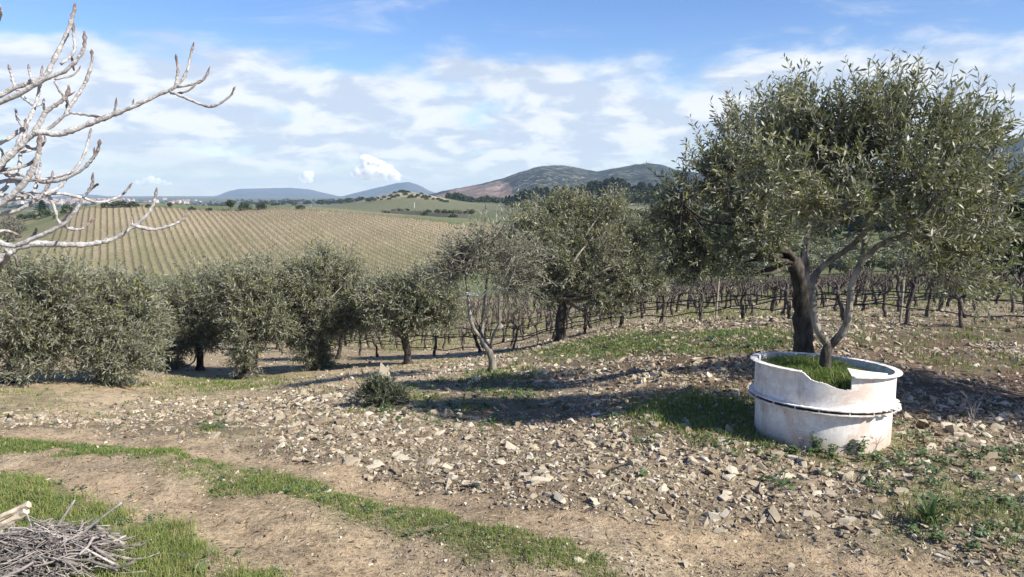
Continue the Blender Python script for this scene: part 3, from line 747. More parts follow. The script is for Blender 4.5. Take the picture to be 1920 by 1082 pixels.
def soil_z(x, y):
    return .515 - .055 * max(0.0, x / PR) - .03 * max(0.0, y / PR) + .03 * (1 - math.hypot(x, y) / PR)
def planter():
    root = empty('planter', (PCX, PCY, PZ0), 'round chalky white planter with a broken notch in its rim', 'planter')
    n = 144; face = math.atan2(-PCY, -PCX)                       # direction from the planter to the camera
    def zt(z, a): return z + (TILT * PR * math.cos(a) + .024 * math.cos(a - face)) * min(1, max(0, (z - PZ0) / 0.5))
    notch = [(-16.5, 0), (-15, .006), (-13.5, .020), (-11.5, .036), (-9, .050), (-5, .060), (-1, .064), (3, .072), (7, .086), (11, .097), (15, .104), (19, .104), (21.8, .098), (22.3, .0)]
    def drop(a):
        d = math.degrees((a - face + math.pi) % (2 * math.pi) - math.pi)
        return float(np.interp(d, [p[0] for p in notch], [p[1] for p in notch]))
    def ringwall(name, z0, z1, R, th, topdrop=False):
        angs = list(np.linspace(0, 2 * math.pi, n, endpoint=False))
        if topdrop: angs += [face + math.radians(x) for x in np.linspace(-18, 24, 90)]
        angs = sorted(a % (2 * math.pi) for a in angs); m = len(angs); V = []
        for a in angs:
            wob = 1 + 0.004 * math.sin(3 * a + 1)
            c, s = math.cos(a), math.sin(a); zz = zt(z1, a) - (drop(a) * .86 + (.016 * (fbm(np.array([a * 31.0]), np.array([0.5]), 3, 3)[0] - .5) if drop(a) > .01 else 0) if topdrop else 0)
            zb = zt(z0, a)
            V += [(R * wob * c, R * wob * s, zb), (R * wob * c, R * wob * s, zz), ((R - th) * wob * c, (R - th) * wob * s, zz), ((R - th) * wob * c, (R - th) * wob * s, zb)]
        Q = []
        for i in range(m):
            j = (i + 1) % m
            for k in range(4): Q.append((i * 4 + k, j * 4 + k, j * 4 + (k + 1) % 4, i * 4 + (k + 1) % 4))
        V = np.array(V) - np.array((0, 0, PZ0))
        me = np_mesh(name, V, None, np.array(Q), [M_PLANTER], False); o = link_mesh(name, me, root); return o
    ringwall('lower_ring', PZ0, PZM - .012, PR - .012, .018)
    ringwall('upper_ring', PZM + .012, PZT, PR, .016, True)
    def flange(name, z, R0, R1, th, gap=None, mat=M_PLANTER, teeth=None):
        V, Q = [], []; angs = np.linspace(0, 2 * math.pi, 181)[:-1] if gap is None else np.linspace(face + gap[1], face + gap[0] + 2 * math.pi, 150)
        for a in angs:
            R = R1
            if teeth:
                d = math.degrees((a - face + math.pi) % (2 * math.pi) - math.pi)
                if teeth[0] < d < teeth[1]: R = R1 - (rng.uniform(0, .035) if rng.random() < .5 else 0)
            c, s = math.cos(a), math.sin(a); zz = zt(z, a) - PZ0 + rng.uniform(-.0015, .0015)
            V += [(R0 * c, R0 * s, zz), (R * c, R * s, zz), (R * c, R * s, zz + th), (R0 * c, R0 * s, zz + th)]
        m = len(angs); rngm = m if gap is None else m - 1
        for i in range(rngm):
            j = (i + 1) % m
            for k in range(4): Q.append((i * 4 + k, j * 4 + k, j * 4 + (k + 1) % 4, i * 4 + (k + 1) % 4)[::-1])
        if gap is not None: Q += [(0, 1, 2, 3), tuple((m - 1) * 4 + k for k in (3, 2, 1, 0))]
        return link_mesh(name, np_mesh(name, np.array(V), None, np.array(Q), [mat]), root)
    flange('rim_flange', PZT + .002, PR - .014, PR + .036, .006, (math.radians(-16.8), math.radians(22.6)))
    flange('joint_flange', PZM + .009, PR + .002, PR + .038, .007, teeth=(45, 110))
    flange('joint_flange', PZM - .017, PR - .010, PR + .041, .007, teeth=(40, 110))
    flange('dark_gap', PZM - .009, PR - .03, PR + .020, .016, mat=M_DARK_GAP)  # dark ring fills the flange gap, the gap's shade put into its colour
    for k in range(18):                                          # webs between the two flanges
        a = face + math.radians(-100 + k * 20 + rng.uniform(-2, 2)); mb = MB(); c, s = math.cos(a), math.sin(a); z = zt(PZM, a) - PZ0
        t = np.array((-s, c, 0)) * .0028; o0, o1 = np.array((c, s, 0)) * (PR + .008), np.array((c, s, 0)) * (PR + .032)
        P = [o0 - t, o1 - t, o1 + t, o0 + t]
        V = [p + np.array((0, 0, z - .009)) for p in P] + [p + np.array((0, 0, z + .008)) for p in P]
        mb.add(V, None, [(0, 3, 2, 1), (4, 5, 6, 7), (0, 1, 5, 4), (1, 2, 6, 5), (2, 3, 7, 6), (3, 0, 4, 7)]); mb.build('web', M_PLANTER, root)
    # torn flap of the rim bent inwards at the right of the notch
    a0, a1 = face + math.radians(22.8), face + math.radians(60)
    V, Q = [], []
    for a in np.linspace(a0, a1, 14):
        t = (a - a0) / (a1 - a0); c, s = math.cos(a), math.sin(a); wdt = .085 * (1 - t) ** 0.8 + .004; z = zt(PZT, a) - PZ0 + .004
        V += [((PR - .010) * c, (PR - .010) * s, z - .012 * (1 - t)), ((PR - .010 - wdt) * c, (PR - .010 - wdt) * s, z + .012 + .02 * (1 - t)), ((PR - .010 - wdt) * c, (PR - .010 - wdt) * s, z + .018 + .02 * (1 - t)), ((PR - .010) * c, (PR - .010) * s, z - .006 * (1 - t))]
    for i in range(13):
        for k in range(4): Q.append((i * 4 + k, i * 4 + 4 + k, i * 4 + 4 + (k + 1) % 4, i * 4 + (k + 1) % 4))
    Q += [(0, 1, 2, 3), tuple(52 + k for k in (3, 2, 1, 0))]
    link_mesh('torn_flap', np_mesh('torn_flap', np.array(V), None, np.array(Q), [M_PLANTER]), root)
    # earth filling
    bm = bmesh.new(); bmesh.ops.create_circle(bm, cap_ends=True, segments=48, radius=PR - .02)
    bmesh.ops.triangulate(bm, faces=bm.faces[:]); bmesh.ops.subdivide_edges(bm, edges=bm.edges[:], cuts=2, use_grid_fill=True)
    for v in bm.verts: v.co.z = soil_z(v.co.x, v.co.y) + .02 * (random.random() - .5)
    me = bpy.data.meshes.new('soil'); bm.to_mesh(me); bm.free(); me.materials.append(mat_var('planter_soil', [(0, (0.07, 0.05, 0.03)), (1, (0.12, 0.09, 0.06))], 0.95, 30, 0.6)); link_mesh('soil', me, root)
    return root
planter()

# ------------------------------------------------------------------ the two big olive trees
def LP(pts, Y): return [W(p[0], p[1], Y + (p[2] if len(p) > 2 else 0)) for p in pts]
YA, YB = 5.42, 7.4
base_a = np.array((PCX + .02, PCY + .02, PZ0 + .50))
A_limbs = [([base_a] + LP([(1548,664),(1553,648)], YA), .042, .036),
    (LP([(1553,648),(1535,623,-.02),(1527,595),(1525,566),(1521,542,.03),(1525,522,.05),(1541,501,.1),(1566,481,.1),(1594,463,.05),(1630,420),(1655,350),(1660,270)], YA), .030, .010),
    (LP([(1558,648),(1582,619,-.05),(1592,583,-.08),(1596,542,-.1),(1606,509,-.1),(1623,485,-.1),(1647,461,-.15),(1688,444,-.2),(1712,428,-.25),(1745,385,-.3),(1785,310,-.3)], YA), .029, .009),
    (LP([(1521,542,.03),(1512,500,.1),(1510,450,.2),(1520,380,.25),(1540,290,.3)], YA), .022, .008),
    (LP([(1606,509,-.1),(1618,470,.1),(1622,400,.3),(1600,320,.4)], YA), .016, .006),
    (LP([(1688,444,-.2),(1740,430,.0),(1800,400,.1),(1840,330,.1)], YA), .014, .005)]
A_lobes = px_lobes([(1560,290,85,.1),(1500,345,75,-.1),(1640,280,90,.1),(1690,235,62,.1),(1765,255,60,-.1),(1730,330,90,-.2),(1815,275,55),(1790,420,75,-.1),(1835,360,60,.1),(1855,460,45,.1),(1790,490,42,-.1),(1640,365,70,-.3),(1555,215,42,.1),(1520,185,34,.2),
    (1685,185,34,.1),(1780,205,36),(1835,235,32),(1880,250,20),(1560,385,60,-.2),(1480,245,40,.2),(1430,320,50,.1),(1725,425,50,-.3),(1640,205,50,.0),(1705,150,20,.1),(1850,520,32,.1),(1795,515,34,-.1),(1740,490,28,-.2),(1885,420,30,.1),(1880,340,28,.1)], YA)
A_lobes = [(x, y, z - .14 * min(1.0, max(0.0, (z - 1.75) / .75)), q) for x, y, z, q in A_lobes]
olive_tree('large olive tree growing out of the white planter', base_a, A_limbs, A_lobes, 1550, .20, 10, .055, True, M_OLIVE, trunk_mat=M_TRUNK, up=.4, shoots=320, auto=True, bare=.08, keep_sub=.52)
base_b = W(1509, 652, YB); base_b[2] = Z(base_b[0], base_b[1])[0] - .03
B_limbs = [([base_b] + LP([(1507,625),(1505,603),(1503,562),(1500,522),(1486,489)], YB), 0.10, .075),
    (LP([(1486,489),(1468,461,-.1),(1440,410,-.2),(1405,350,-.2),(1370,300,-.2)], YB), .055, .012),
    (LP([(1500,522),(1507,480,.1),(1515,420,.2),(1500,320,.3)], YB), .05, .012),
    (LP([(1440,410,-.2),(1380,420,-.3),(1320,410,-.3),(1280,380,-.3)], YB), .025, .008)]
B_lobes = px_lobes([(1335,370,66,-.2),(1290,425,56),(1395,330,70),(1405,410,70,-.3),(1455,300,60),(1475,375,65),(1340,470,48,-.1),(1270,475,36),(1250,420,30,.1),(1258,360,28,.1),(1420,455,40,-.3),(1520,330,70,.3),(1440,235,38,.1),(1390,265,38),(1350,305,40),(1480,195,32,.1),(1300,510,26,-.1),(1380,500,26,-.2)], YB)
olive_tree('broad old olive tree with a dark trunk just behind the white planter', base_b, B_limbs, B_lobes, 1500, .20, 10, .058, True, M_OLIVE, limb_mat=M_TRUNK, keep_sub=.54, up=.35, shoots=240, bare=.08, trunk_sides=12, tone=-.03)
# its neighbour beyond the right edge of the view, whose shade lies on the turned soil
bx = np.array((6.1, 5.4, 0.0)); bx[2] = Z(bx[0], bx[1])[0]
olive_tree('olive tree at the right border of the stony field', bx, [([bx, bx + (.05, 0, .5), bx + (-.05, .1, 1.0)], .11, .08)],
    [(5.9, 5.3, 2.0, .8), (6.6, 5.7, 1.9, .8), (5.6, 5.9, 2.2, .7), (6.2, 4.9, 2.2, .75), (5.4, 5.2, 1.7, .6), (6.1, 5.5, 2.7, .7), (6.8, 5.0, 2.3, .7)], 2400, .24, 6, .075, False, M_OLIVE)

# ------------------------------------------------------------------ grove trees
def grove_tree(label, bpx, bpy_, Y, lobes, ntw, trunk=None, r0=.085, **kw):
    b = W(bpx, bpy_, Y); b[2] = Z(b[0], b[1])[0] - .02
    cx = np.mean([l[0] for l in lobes]); tp = W(bpx + (cx - bpx) * .3, bpy_ - 62, Y)
    limbs = [([b] + ([W(*p, Y) for p in trunk] if trunk else [(b + tp) / 2 + np.array((.04, 0, 0)), tp]), r0, r0 * .7)]
    opts = dict(near_leaf=False, leaf_mat=M_GROVE, tw_len=.26, per=6, L=.088, shoots=90, sun_yellow=.4, keep_sub=.8); opts.update(kw)
    nl, lm, tl, pe, L = (opts.pop(k) for k in ('near_leaf', 'leaf_mat', 'tw_len', 'per', 'L'))
    return olive_tree(label, b, limbs, px_lobes(lobes, Y), ntw, tl, pe, L, nl, lm, **opts)
grove_tree('grey green olive tree at the left border, drooping to the ground', 12, 716, 12.6, [(30,545,65,.2),(100,545,60,-.2),(20,615,70),(110,620,70,.1),(60,580,70,-.3),(40,670,45,-.2),(-60,590,80),(75,665,40,.2)], 2700, sun_yellow=.3)
grove_tree('olive tree with a thin trunk, second in the grove', 183, 716, 13.0, [(190,570,62),(150,560,50,.3),(235,590,55,.2),(200,640,55,-.1),(245,650,42,-.3),(225,690,28,-.4),(268,610,40,.2),(285,650,36,.1),(250,560,38,.3)], 2600, r0=.05, up=.2)
grove_tree('dark dense olive tree with a pale slanting trunk, third in the grove', 375, 696, 17.5, [(335,575,50),(385,545,55),(350,620,52),(395,610,50,.2),(315,645,42,-.3),(318,680,28,-.3),(425,580,48),(300,600,40),(440,540,40,.3),(290,560,32)], 3000, tone=-.08)
grove_tree('olive tree with a thick stump and leafy basal shoots', 465, 708, 15.5, [(440,560,52),(490,540,52,.3),(460,610,52),(505,600,45),(468,660,28,-.1),(455,682,18,-.1),(530,560,42,.2),(520,610,40,.2),(415,540,36)], 2800, r0=.17, tone=-.03)
grove_tree('tall olive tree with foliage hanging to the ground in the middle of the grove', 604, 694, 16.0, [(570,540,52),(620,520,48),(600,600,60),(590,655,36,-.2),(600,682,20,-.2),(660,560,44),(560,592,42,.2),(668,592,32),(540,565,38),(600,500,34),(650,520,34)], 3200, tone=-.03, sun_yellow=.5)
grove_tree('olive tree on a single dark upright trunk between vines and boulder', 765, 686, 15.0, [(735,552,44),(790,548,46),(828,565,34),(765,578,44),(718,588,28),(812,588,30),(742,600,24),(702,562,32),(840,592,22)], 2500, trunk=[(764,660), (760,630), (753,612)], r0=.075)
grove_tree('slim olive tree half hidden behind its larger neighbour', 632, 684, 19, [(640,580,36),(655,600,28),(680,582,30)], 800, r0=.05)
grove_tree('small olive tree deepest in the grove', 520, 662, 24, [(525,610,30),(500,600,28),(545,600,30)], 700, r0=.05)
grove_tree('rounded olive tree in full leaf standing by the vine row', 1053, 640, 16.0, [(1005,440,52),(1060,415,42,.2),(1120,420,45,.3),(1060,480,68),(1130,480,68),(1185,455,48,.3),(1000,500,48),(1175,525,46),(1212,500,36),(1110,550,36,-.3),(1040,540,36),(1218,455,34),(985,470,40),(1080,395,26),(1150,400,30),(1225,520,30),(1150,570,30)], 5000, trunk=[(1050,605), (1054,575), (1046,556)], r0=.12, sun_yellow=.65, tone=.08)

# young sparse tree with three stems
YD = 10.6
base_d = W(923, 698, YD); base_d[2] = Z(base_d[0], base_d[1])[0] - .02
D_limbs = [([base_d] + LP([(923,684),(918,660),(903,634)], YD), .055, .042), (LP([(903,634),(888,617),(881,587),(877,545),(868,500),(860,470)], YD), .034, .008),
    (LP([(903,634),(905,600,.1),(910,545,.15),(918,490,.2),(925,450,.2)], YD), .028, .007), (LP([(918,655),(927,627,-.1),(936,607,-.15),(937,550,-.2),(950,505,-.2),(965,480,-.2)], YD), .028, .008), (LP([(930,620,-.1),(942,610,-.15)], YD), .03, .027)]
olive_tree('young sparse olive tree with three pale stems tied by white string', base_d, D_limbs, px_lobes([(868,495,46),(920,480,52),(965,490,46,.2),(845,510,28),(940,530,40),(890,460,36),(985,520,28),(925,440,30)], YD), 800, .27, 5, .07, False, M_YOUNG, trunk_mat=M_LIMB, bare=.3, auto=True, up=.3)
mb = MB(); P = resample(LP([(874,549,-.03),(893,551,-.02),(910,549,.1),(930,543,-.1),(950,541,-.2)], YD), .05); mb.tube(P, .006, 5); P2 = P + np.array((0, -.01, -.02)); mb.tube(P2, .004, 5)
tag(mb.build('tie_string', M_STRING, None), 'white string stretched between the stems of the sparse young olive', 'string')

# ------------------------------------------------------------------ bare fig tree reaching in from the left
def fig_tree():
    YF = 3.1; base = np.array((-3.4, 3.2, 0.0)); base[2] = Z(base[0], base[1])[0] - .03
    root = empty('fig_tree', base, 'bare pale grey fig tree reaching in from the left border', 'fig tree')
    S = 640 / 1385.0
    def P(pts, dy=0.0): return [W(a * S, b * S, YF + dy) for a, b in pts]
    t0 = base; hub = W(-150, 640, YF + .05)
    mb = MB(); tp = resample([t0, t0 + (.1, 0, .35), hub], .07); mb.tube(tp, np.linspace(.075, .05, len(tp)), 12, var=0.0, rough=.06); mb.build('trunk', M_FIG, root, base, True)
    Bs = [  # polyline in the photo, depth offset, radius at start and end (mm)
     ([(-330,1385),(-220,900),(-120,760),(-40,700),(0,668),(60,610),(130,545),(160,500),(190,450),(235,420),(270,390),(278,345)], 0, 30, 6.5),
     ([(-300,1200),(-200,640),(-120,440),(-60,400),(0,385),(60,355),(150,325),(190,300),(215,250),(245,190),(270,140),(285,100),(300,50),(307,12)], .15, 18, 7),
     ([(-260,900),(-150,500),(-60,440),(0,415),(70,385),(140,345),(200,315),(260,290),(300,255),(325,225),(343,180),(342,125)], -.1, 15, 6),
     ([(130,545),(165,537),(240,543),(330,515),(420,480),(500,450),(580,415),(640,385),(690,365),(735,330),(760,285),(775,220),(787,172)], 0, 13, 4.5),
     ([(-330,1385),(-180,1180),(-40,1080),(0,1050),(70,1005),(150,990),(260,993),(380,990),(470,965),(540,920),(590,880),(625,820),(637,760)], .1, 22, 5),
     ([(-280,1100),(-150,640),(0,580),(60,545),(100,510),(130,460),(150,400),(165,340),(168,300),(172,265)], .2, 15, 5),
     ([(-200,960),(-60,860),(0,828),(50,790),(100,740),(125,700),(150,650),(160,600),(160,545)], -.05, 16, 9),
     ([(-250,1050),(-60,960),(0,985),(60,998),(130,970),(200,940),(270,900),(310,850),(340,800),(370,760),(378,700)], -.15, 12, 5),
     ([(-250,1000),(-60,880),(0,870),(80,850),(150,810),(185,770),(210,720),(213,692)], .1, 11, 5),
     ([(-220,900),(-20,800),(60,795),(180,788),(250,785),(320,800),(400,820),(450,810),(500,785),(537,742)], .25, 10, 4.5),
     ([(-220,860),(0,740),(60,735),(140,730),(220,720),(300,690),(345,620),(358,570),(370,520)], .3, 9, 5),
     ([(-200,860),(0,780),(40,730),(75,680),(85,620),(95,570),(112,500)], .35, 10, 6)]
    subs = [([(712,350),(722,290),(713,218)], 0, 5.5, 4), ([(720,352),(780,343),(830,320),(852,270)], 0, 6, 4.5), ([(690,378),(720,380),(770,365),(795,345)], .04, 4.5, 3.5),
     ([(690,372),(760,400),(820,425),(860,432),(910,410),(940,380),(955,350)], -.05, 5.5, 4), ([(465,458),(470,425),(473,395)], 0, 4, 4), ([(538,434),(543,400)], 0, 4, 3.5),
     ([(130,540),(200,520),(260,470),(300,460),(360,468),(420,475)], .02, 7, 4), ([(262,470),(285,430),(320,380),(350,325),(372,260),(372,200)], .05, 7, 5), ([(220,322),(270,312),(310,295),(327,265)], .08, 4.5, 3.5),
     ([(245,262),(290,225),(303,190),(297,130),(300,95)], .1, 6, 5), ([(220,330),(250,380),(272,410),(268,440)], .1, 5, 5), ([(270,392),(305,372)], 0, 4, 3.5), ([(130,425),(90,390),(60,350),(45,300),(33,262)], .2, 6, 5),
     ([(150,430),(175,420),(178,400)], .15, 4.5, 4), ([(100,590),(140,605),(180,580),(180,552)], .1, 6, 5), ([(-40,690),(50,685),(110,670),(150,640)], .1, 7, 5),
     ([(190,740),(260,725),(330,690),(370,650),(398,605),(405,565)], -.05, 7, 5), ([(345,680),(380,640),(383,598)], -.05, 5, 4.5), ([(180,788),(240,760),(290,700)], .2, 7, 5),
     ([(200,795),(225,850),(235,895),(275,925),(330,930),(360,910),(390,880)], .1, 7, 4.5), ([(548,918),(630,930),(700,912),(745,890),(758,860)], .1, 7, 4.5), ([(370,765),(400,745)], -.15, 5, 4), ([(40,1022),(20,1060),(-20,1110)], .1, 10, 9),
     ([(537,915),(533,872)], .1, 4, 3), ([(100,990),(140,950),(150,920)], -.1, 7, 5), ([(60,730),(90,780),(140,775),(160,700),(165,660)], .3, 6, 5), ([(140,760),(150,730),(140,700)], .2, 5, 4), ([(205,440),(180,450),(180,420)], 0, 4, 4), ([(-20,590),(12,620),(0,680)], .2, 5, 5),
     ([(-40,-40),(-5,20),(0,70),(-40,130)], .2, 6, 6), ([(300,285),(290,225)], -.1, 4, 4), ([(0,700),(60,705),(130,725),(190,745)], .1, 7, 5), ([(-40,830),(60,808),(140,800),(210,790)], .15, 8, 5), ([(60,610),(80,560),(100,520),(105,480)], .1, 6, 4),
     ([(30,640),(10,690),(40,720),(100,730)], .1, 6, 4), ([(85,620),(150,600),(158,560)], .2, 5, 4), ([(-60,960),(20,935),(90,960)], .1, 6, 5), ([(150,815),(120,790),(60,775)], .1, 5, 4), ([(255,895),(285,860),(292,835)], -.1, 4, 3.5), ([(420,980),(440,955)], .1, 3.5, 3),
     ([(0,985),(-30,930),(-20,880)], .05, 6, 5), ([(20,1010),(60,1040),(70,1085)], .1, 6, 5), ([(140,345),(120,300),(115,262)], .15, 5, 4.5), ([(95,520),(70,480),(62,440)], .2, 5, 4.5)]
    def limb(pts, dy, r0, r1, nm):
        q = resample([W(a * S, b * S, YF + dy * (.3 + .7 * i / (len(pts) - 1))) for i, (a, b) in enumerate(pts)], .013); n = len(q)
        q[1:-1] += rng.normal(size=(n - 2, 3)) * np.array((.0008, .001, .0008))
        rad = np.linspace(r0, r1, n) / 1000 * (1 + .08 * rng.normal(size=n).clip(-1.3, 1.6))
        knots = rng.random(n) < .22; rad[knots] *= 1.22; rad[-1] *= .35
        s = np.arange(n)[::-1] * .013; tip = np.clip(1 - s / .09, 0, 1) * .8 + knots * .22 * (r0 < 14)
        tip += np.where((s < .16) & (np.arange(n) % 2 == 0), .25, 0)
        rad = np.where(s < .13, rad * (1 + .22 * ((np.arange(n) % 2) * 2 - 1)), rad)
        m = MB(); m.tube(q, rad, 8, var=np.clip(tip, 0, 1), rough=.05); o = m.build(nm, M_FIG, root, base, True)
        return o
    for b in Bs: limb(*b, 'branch')
    for b in subs: limb(*b, 'twig')
fig_tree()

# ------------------------------------------------------------------ vines near by
def vine_mesh(seed, detail=True):
    r = np.random.default_rng(seed); mb = MB()
    h = r.uniform(.42, .60); lean = r.normal(0, .09, 2)
    k = 5; z = np.linspace(-.04, h, k); P = np.stack((lean[0] * z / h + r.normal(0, .014, k), lean[1] * z / h + r.normal(0, .014, k), z), -1)
    P = resample(P, .05 if detail else .2); mb.tube(P, np.linspace(.040, .033, len(P)) * (1 + .22 * r.normal(size=len(P)).clip(-1, 1.4)), 6 if detail else 4)
    top = P[-1]
    for s in range(r.integers(4, 7) if detail else 4):
        a = r.uniform(0, 6.28); d = np.array((math.cos(a) * .9, math.sin(a) * .45, r.uniform(.1, .8))); L = r.uniform(.12, .30)
        Q = resample([top - (0, 0, .03), top + d * L * .5 + r.normal(0, .03, 3), top + d * L + (0, 0, .05)], .05 if detail else .15)
        mb.tube(Q, np.linspace(.026, .012, len(Q)), 5 if detail else 3)
        for c in range(3 if detail else 2):
            e = Q[-1] + np.array((r.normal(0, .07), r.normal(0, .05), r.uniform(.05, .2))); mb.tube([Q[-1], (Q[-1] + e) / 2 + r.normal(0, .012, 3), e], [.011, .008, .005], 4 if detail else 3)
    V = np.concatenate(mb.V)
    return np_mesh('vine', V, np.concatenate(mb.T), np.concatenate(mb.Q), [M_VINE], True, {'var': np.concatenate(mb.A)})
def vine_label(j, p):
    d = np.array(p, float) - np.array((0, 0, EYE)); px = CX + FPX * d[0] / (d[1] * CP - d[2] * SP)
    row = ['nearest row', 'second row', 'third row', 'fourth row', 'fifth row', 'sixth row'][j] if j < 6 else 'far rows'
    k = int(np.searchsorted([460, 604, 765, 920, 1053, 1200, 1342, 1505, 1688, 1800], px))
    w = ['left of the stump olive', 'behind the gap right of the stump olive', 'left of the single trunk olive', 'right of the single trunk olive', 'between young sparse and rounded olives', 'just right of the rounded olive', 'left of the leaning stake', 'left of the planter tree trunks', 'between planter trunks and right stake', 'right of the right stake', 'at the right border'][k]
    return 'pruned bare vine in the %s, %s' % (row, w)
def vineyard():
    det = [vine_mesh(100 + i) for i in range(9)]; low = [vine_mesh(200 + i, False) for i in range(7)]
    row0 = np.array([W(2150,600,12.0)[:2], W(1900,600,12.6)[:2], W(1600,600,13.6)[:2], W(1300,600,15.8)[:2], W(1000,600,18.2)[:2], W(850,600,17.9)[:2], W(700,600,19.0)[:2], W(560,600,22.5)[:2], W(380,600,27.0)[:2], W(100,600,31.5)[:2]])
    seg = np.diff(row0, axis=0); ls = np.linalg.norm(seg, axis=1); cum = np.concatenate(([0], np.cumsum(ls)))
    def along(s): return np.array((np.interp(s, cum, row0[:, 0]), np.interp(s, cum, row0[:, 1])))
    nrm = np.array((0.48, 0.877))
    cnt = 0; labels = ['gnarled pruned vine in the nearest row of the vineyard', 'pruned bare vine in the second row behind the nearest', 'pruned bare vine standing farther down the vineyard']
    extra = MB(); lowV = []
    for j in range(30):
        off = nrm * (2.1 * j)
        hoses = []
        for s in np.arange(rng.uniform(0, .8), cum[-1] - (0 if j else .3), 0.95 if j < 1 else .72):
            p = along(s) + off + rng.normal(0, .06, 2)
            u = p[0] / p[1]
            if abs(u) > .74: continue
            if rng.random() < .06: continue
            lowV.append((j, p, s))
        if j < 4:
            for hh in ((.46, .28) if j < 2 else (.45,)):
                pts = []
                for s in np.arange(0, cum[-1], .95 / 2):
                    p = along(s) + off; sag = -.05 * (int(round(s / .475)) % 2) + .09 * math.sin(s * 1.1 + j * 2 + hh * 9) + .05 * math.sin(s * .43 + j) ; pts.append((p[0], p[1], Z(*p)[0] + hh + sag))
                m = MB(); m.tube(resample(pts, .3), .0125, 6, var=.5)
                tag(m.build('drip_hose', M_HOSE, None), ['black drip hose slung along the nearest vine row', 'black drip hose along the second vine row', 'black drip hose along the third vine row', 'black drip hose along the fourth vine row', 'black drip hose along the fifth vine row'][j] + ('' if hh > .4 else ', lower of the two'), 'drip hose', 'drip hoses in the vineyard', None)
    lowV.sort(key=lambda e: e[1][1])
    P = np.array([e[1] for e in lowV]); zz = Z(P[:, 0], P[:, 1])
    T = [(np.array([v.co[:] for v in m.vertices]), m) for m in low]
    rest = MB()
    tri = []
    for m in low:
        tq = [tuple(p.vertices) for p in m.polygons]; tri.append(([t for t in tq if len(t) == 3], [t for t in tq if len(t) == 4]))
    for i, (j, p, s) in enumerate(lowV):
        sc = rng.uniform(.82, 1.12); a = rng.uniform(0, 6.28)
        if i < 296:
            o = link_mesh('vine', det[rng.integers(9)] if p[1] < 22 else low[rng.integers(7)], None, (p[0], p[1], zz[i]))
            o.rotation_euler = (rng.normal(0, .06), rng.normal(0, .06), a); o.scale = (sc, sc, sc * rng.uniform(.9, 1.15))
            tag(o, vine_label(j, (p[0], p[1], zz[i])), 'vine', 'pruned vines in the rows')
        else:
            k = rng.integers(7); V = T[k][0] * sc; c, sn = math.cos(a), math.sin(a)
            R = V @ np.array(((c, sn, 0), (-sn, c, 0), (0, 0, 1))) + np.array((p[0], p[1], zz[i])); rest.add(R, tri[k][0], tri[k][1])
    o = rest.build('vines', M_VINE, None); tag(o, 'rows of bare pruned vines down the slope', 'vines', kind='stuff')
    for (px, py, Y, h, lean, lab) in [(1170,598,17.2,.95,.02,'thin upright wooden stake by the rounded olive tree'),(1342,598,16.2,.9,.05,'thin wooden stake leaning in the vine row left of the planter tree'),(870,660,20,.6,-.25,'leaning dark end post at the grove end of the row'),(1688,598,13.5,1.0,.03,'wooden stake in the vine row right of the planter tree')]:
        b = W(px, py, Y); b[2] = Z(b[0], b[1])[0]; m = MB(); m.tube([b - (0, 0, .05), b + (lean * h * .5, 0, h * .5), b + (lean * h, 0, h)], [.022, .021, .018], 7)
        tag(m.build('stake', M_STAKE if lean > 0 else M_VINE, None), lab, 'stake', 'stakes in the vineyard')
vineyard()

# ------------------------------------------------------------------ far vine rows on the hill
def far_rows():
    k0 = None; rows = 0
    for k in range(-160, 60):
        o2 = ROW_N * (k * ROW_S) + ROW_N * ROW_S * 0.0
        t = np.arange(60, 420, 1.1); P = o2 + np.outer(t, ROW_D)
        ins = inside(P[:, 0], P[:, 1], VINE_HILL) & (np.abs(P[:, 0] / P[:, 1]) < .72)
        if ins.sum() < 12: continue
        P = P[ins] + rng.normal(0, .06, (ins.sum(), 2)); z = Z(P[:, 0], P[:, 1]); n = len(P)
        keep = rng.random(n) > .08; P, z = P[keep], z[keep]; n = len(P)
        A = np.stack((P[:, 0], P[:, 1], z - .1), -1); h = rng.uniform(.55, .85, n)
        B = A + np.stack((rng.normal(0, .08, n), rng.normal(0, .08, n), h), -1)
        mb = MB(); prisms(mb, A, B, np.full(n, .045), np.full(n, .04), .5)
        for q in range(2):
            E = B + np.stack((ROW_D[0] * rng.uniform(-.4, .4, n) + rng.normal(0, .1, n), ROW_D[1] * rng.uniform(-.4, .4, n), rng.uniform(.05, .35, n)), -1)
            prisms(mb, B - (0, 0, .05), E, np.full(n, .04), np.full(n, .02), .5)
        root = empty('vine_row', A[0], 'bare vine row ' + ['at the left end of the far slope', 'left of centre on the far slope', 'in the middle of the far slope', 'right of centre on the far slope', 'at the low right end of the far slope'][int(np.searchsorted([230, 400, 560, 720], CX + FPX * np.median(P[:, 0] / P[:, 1])))], 'vine row', 'vine rows on the far slope'); rows += 1
        tag(mb.build('vines', M_VINE, root, A[0]), kind='stuff')
    # wire fence along the crest
    a = [W(128, 391, 287), W(300, 388, 287), W(500, 392, 284), W(600, 395, 277), W(700, 403, 267), W(800, 412, 257)]
    pts = resample(a, 5.5)
    for p in pts:
        z = Z(p[0], p[1])[0]; mb = MB(); h = rng.uniform(1.3, 1.9); mb.tube([(p[0], p[1], z - .2), (p[0] + rng.normal(0, .06), p[1], z + h)], [.06, .05], 5)
        tag(mb.build('fence_post', M_WIREP, None), 'slim fence post along the crest of the far vineyard', 'fence post', 'fence posts along the vineyard crest')
far_rows()

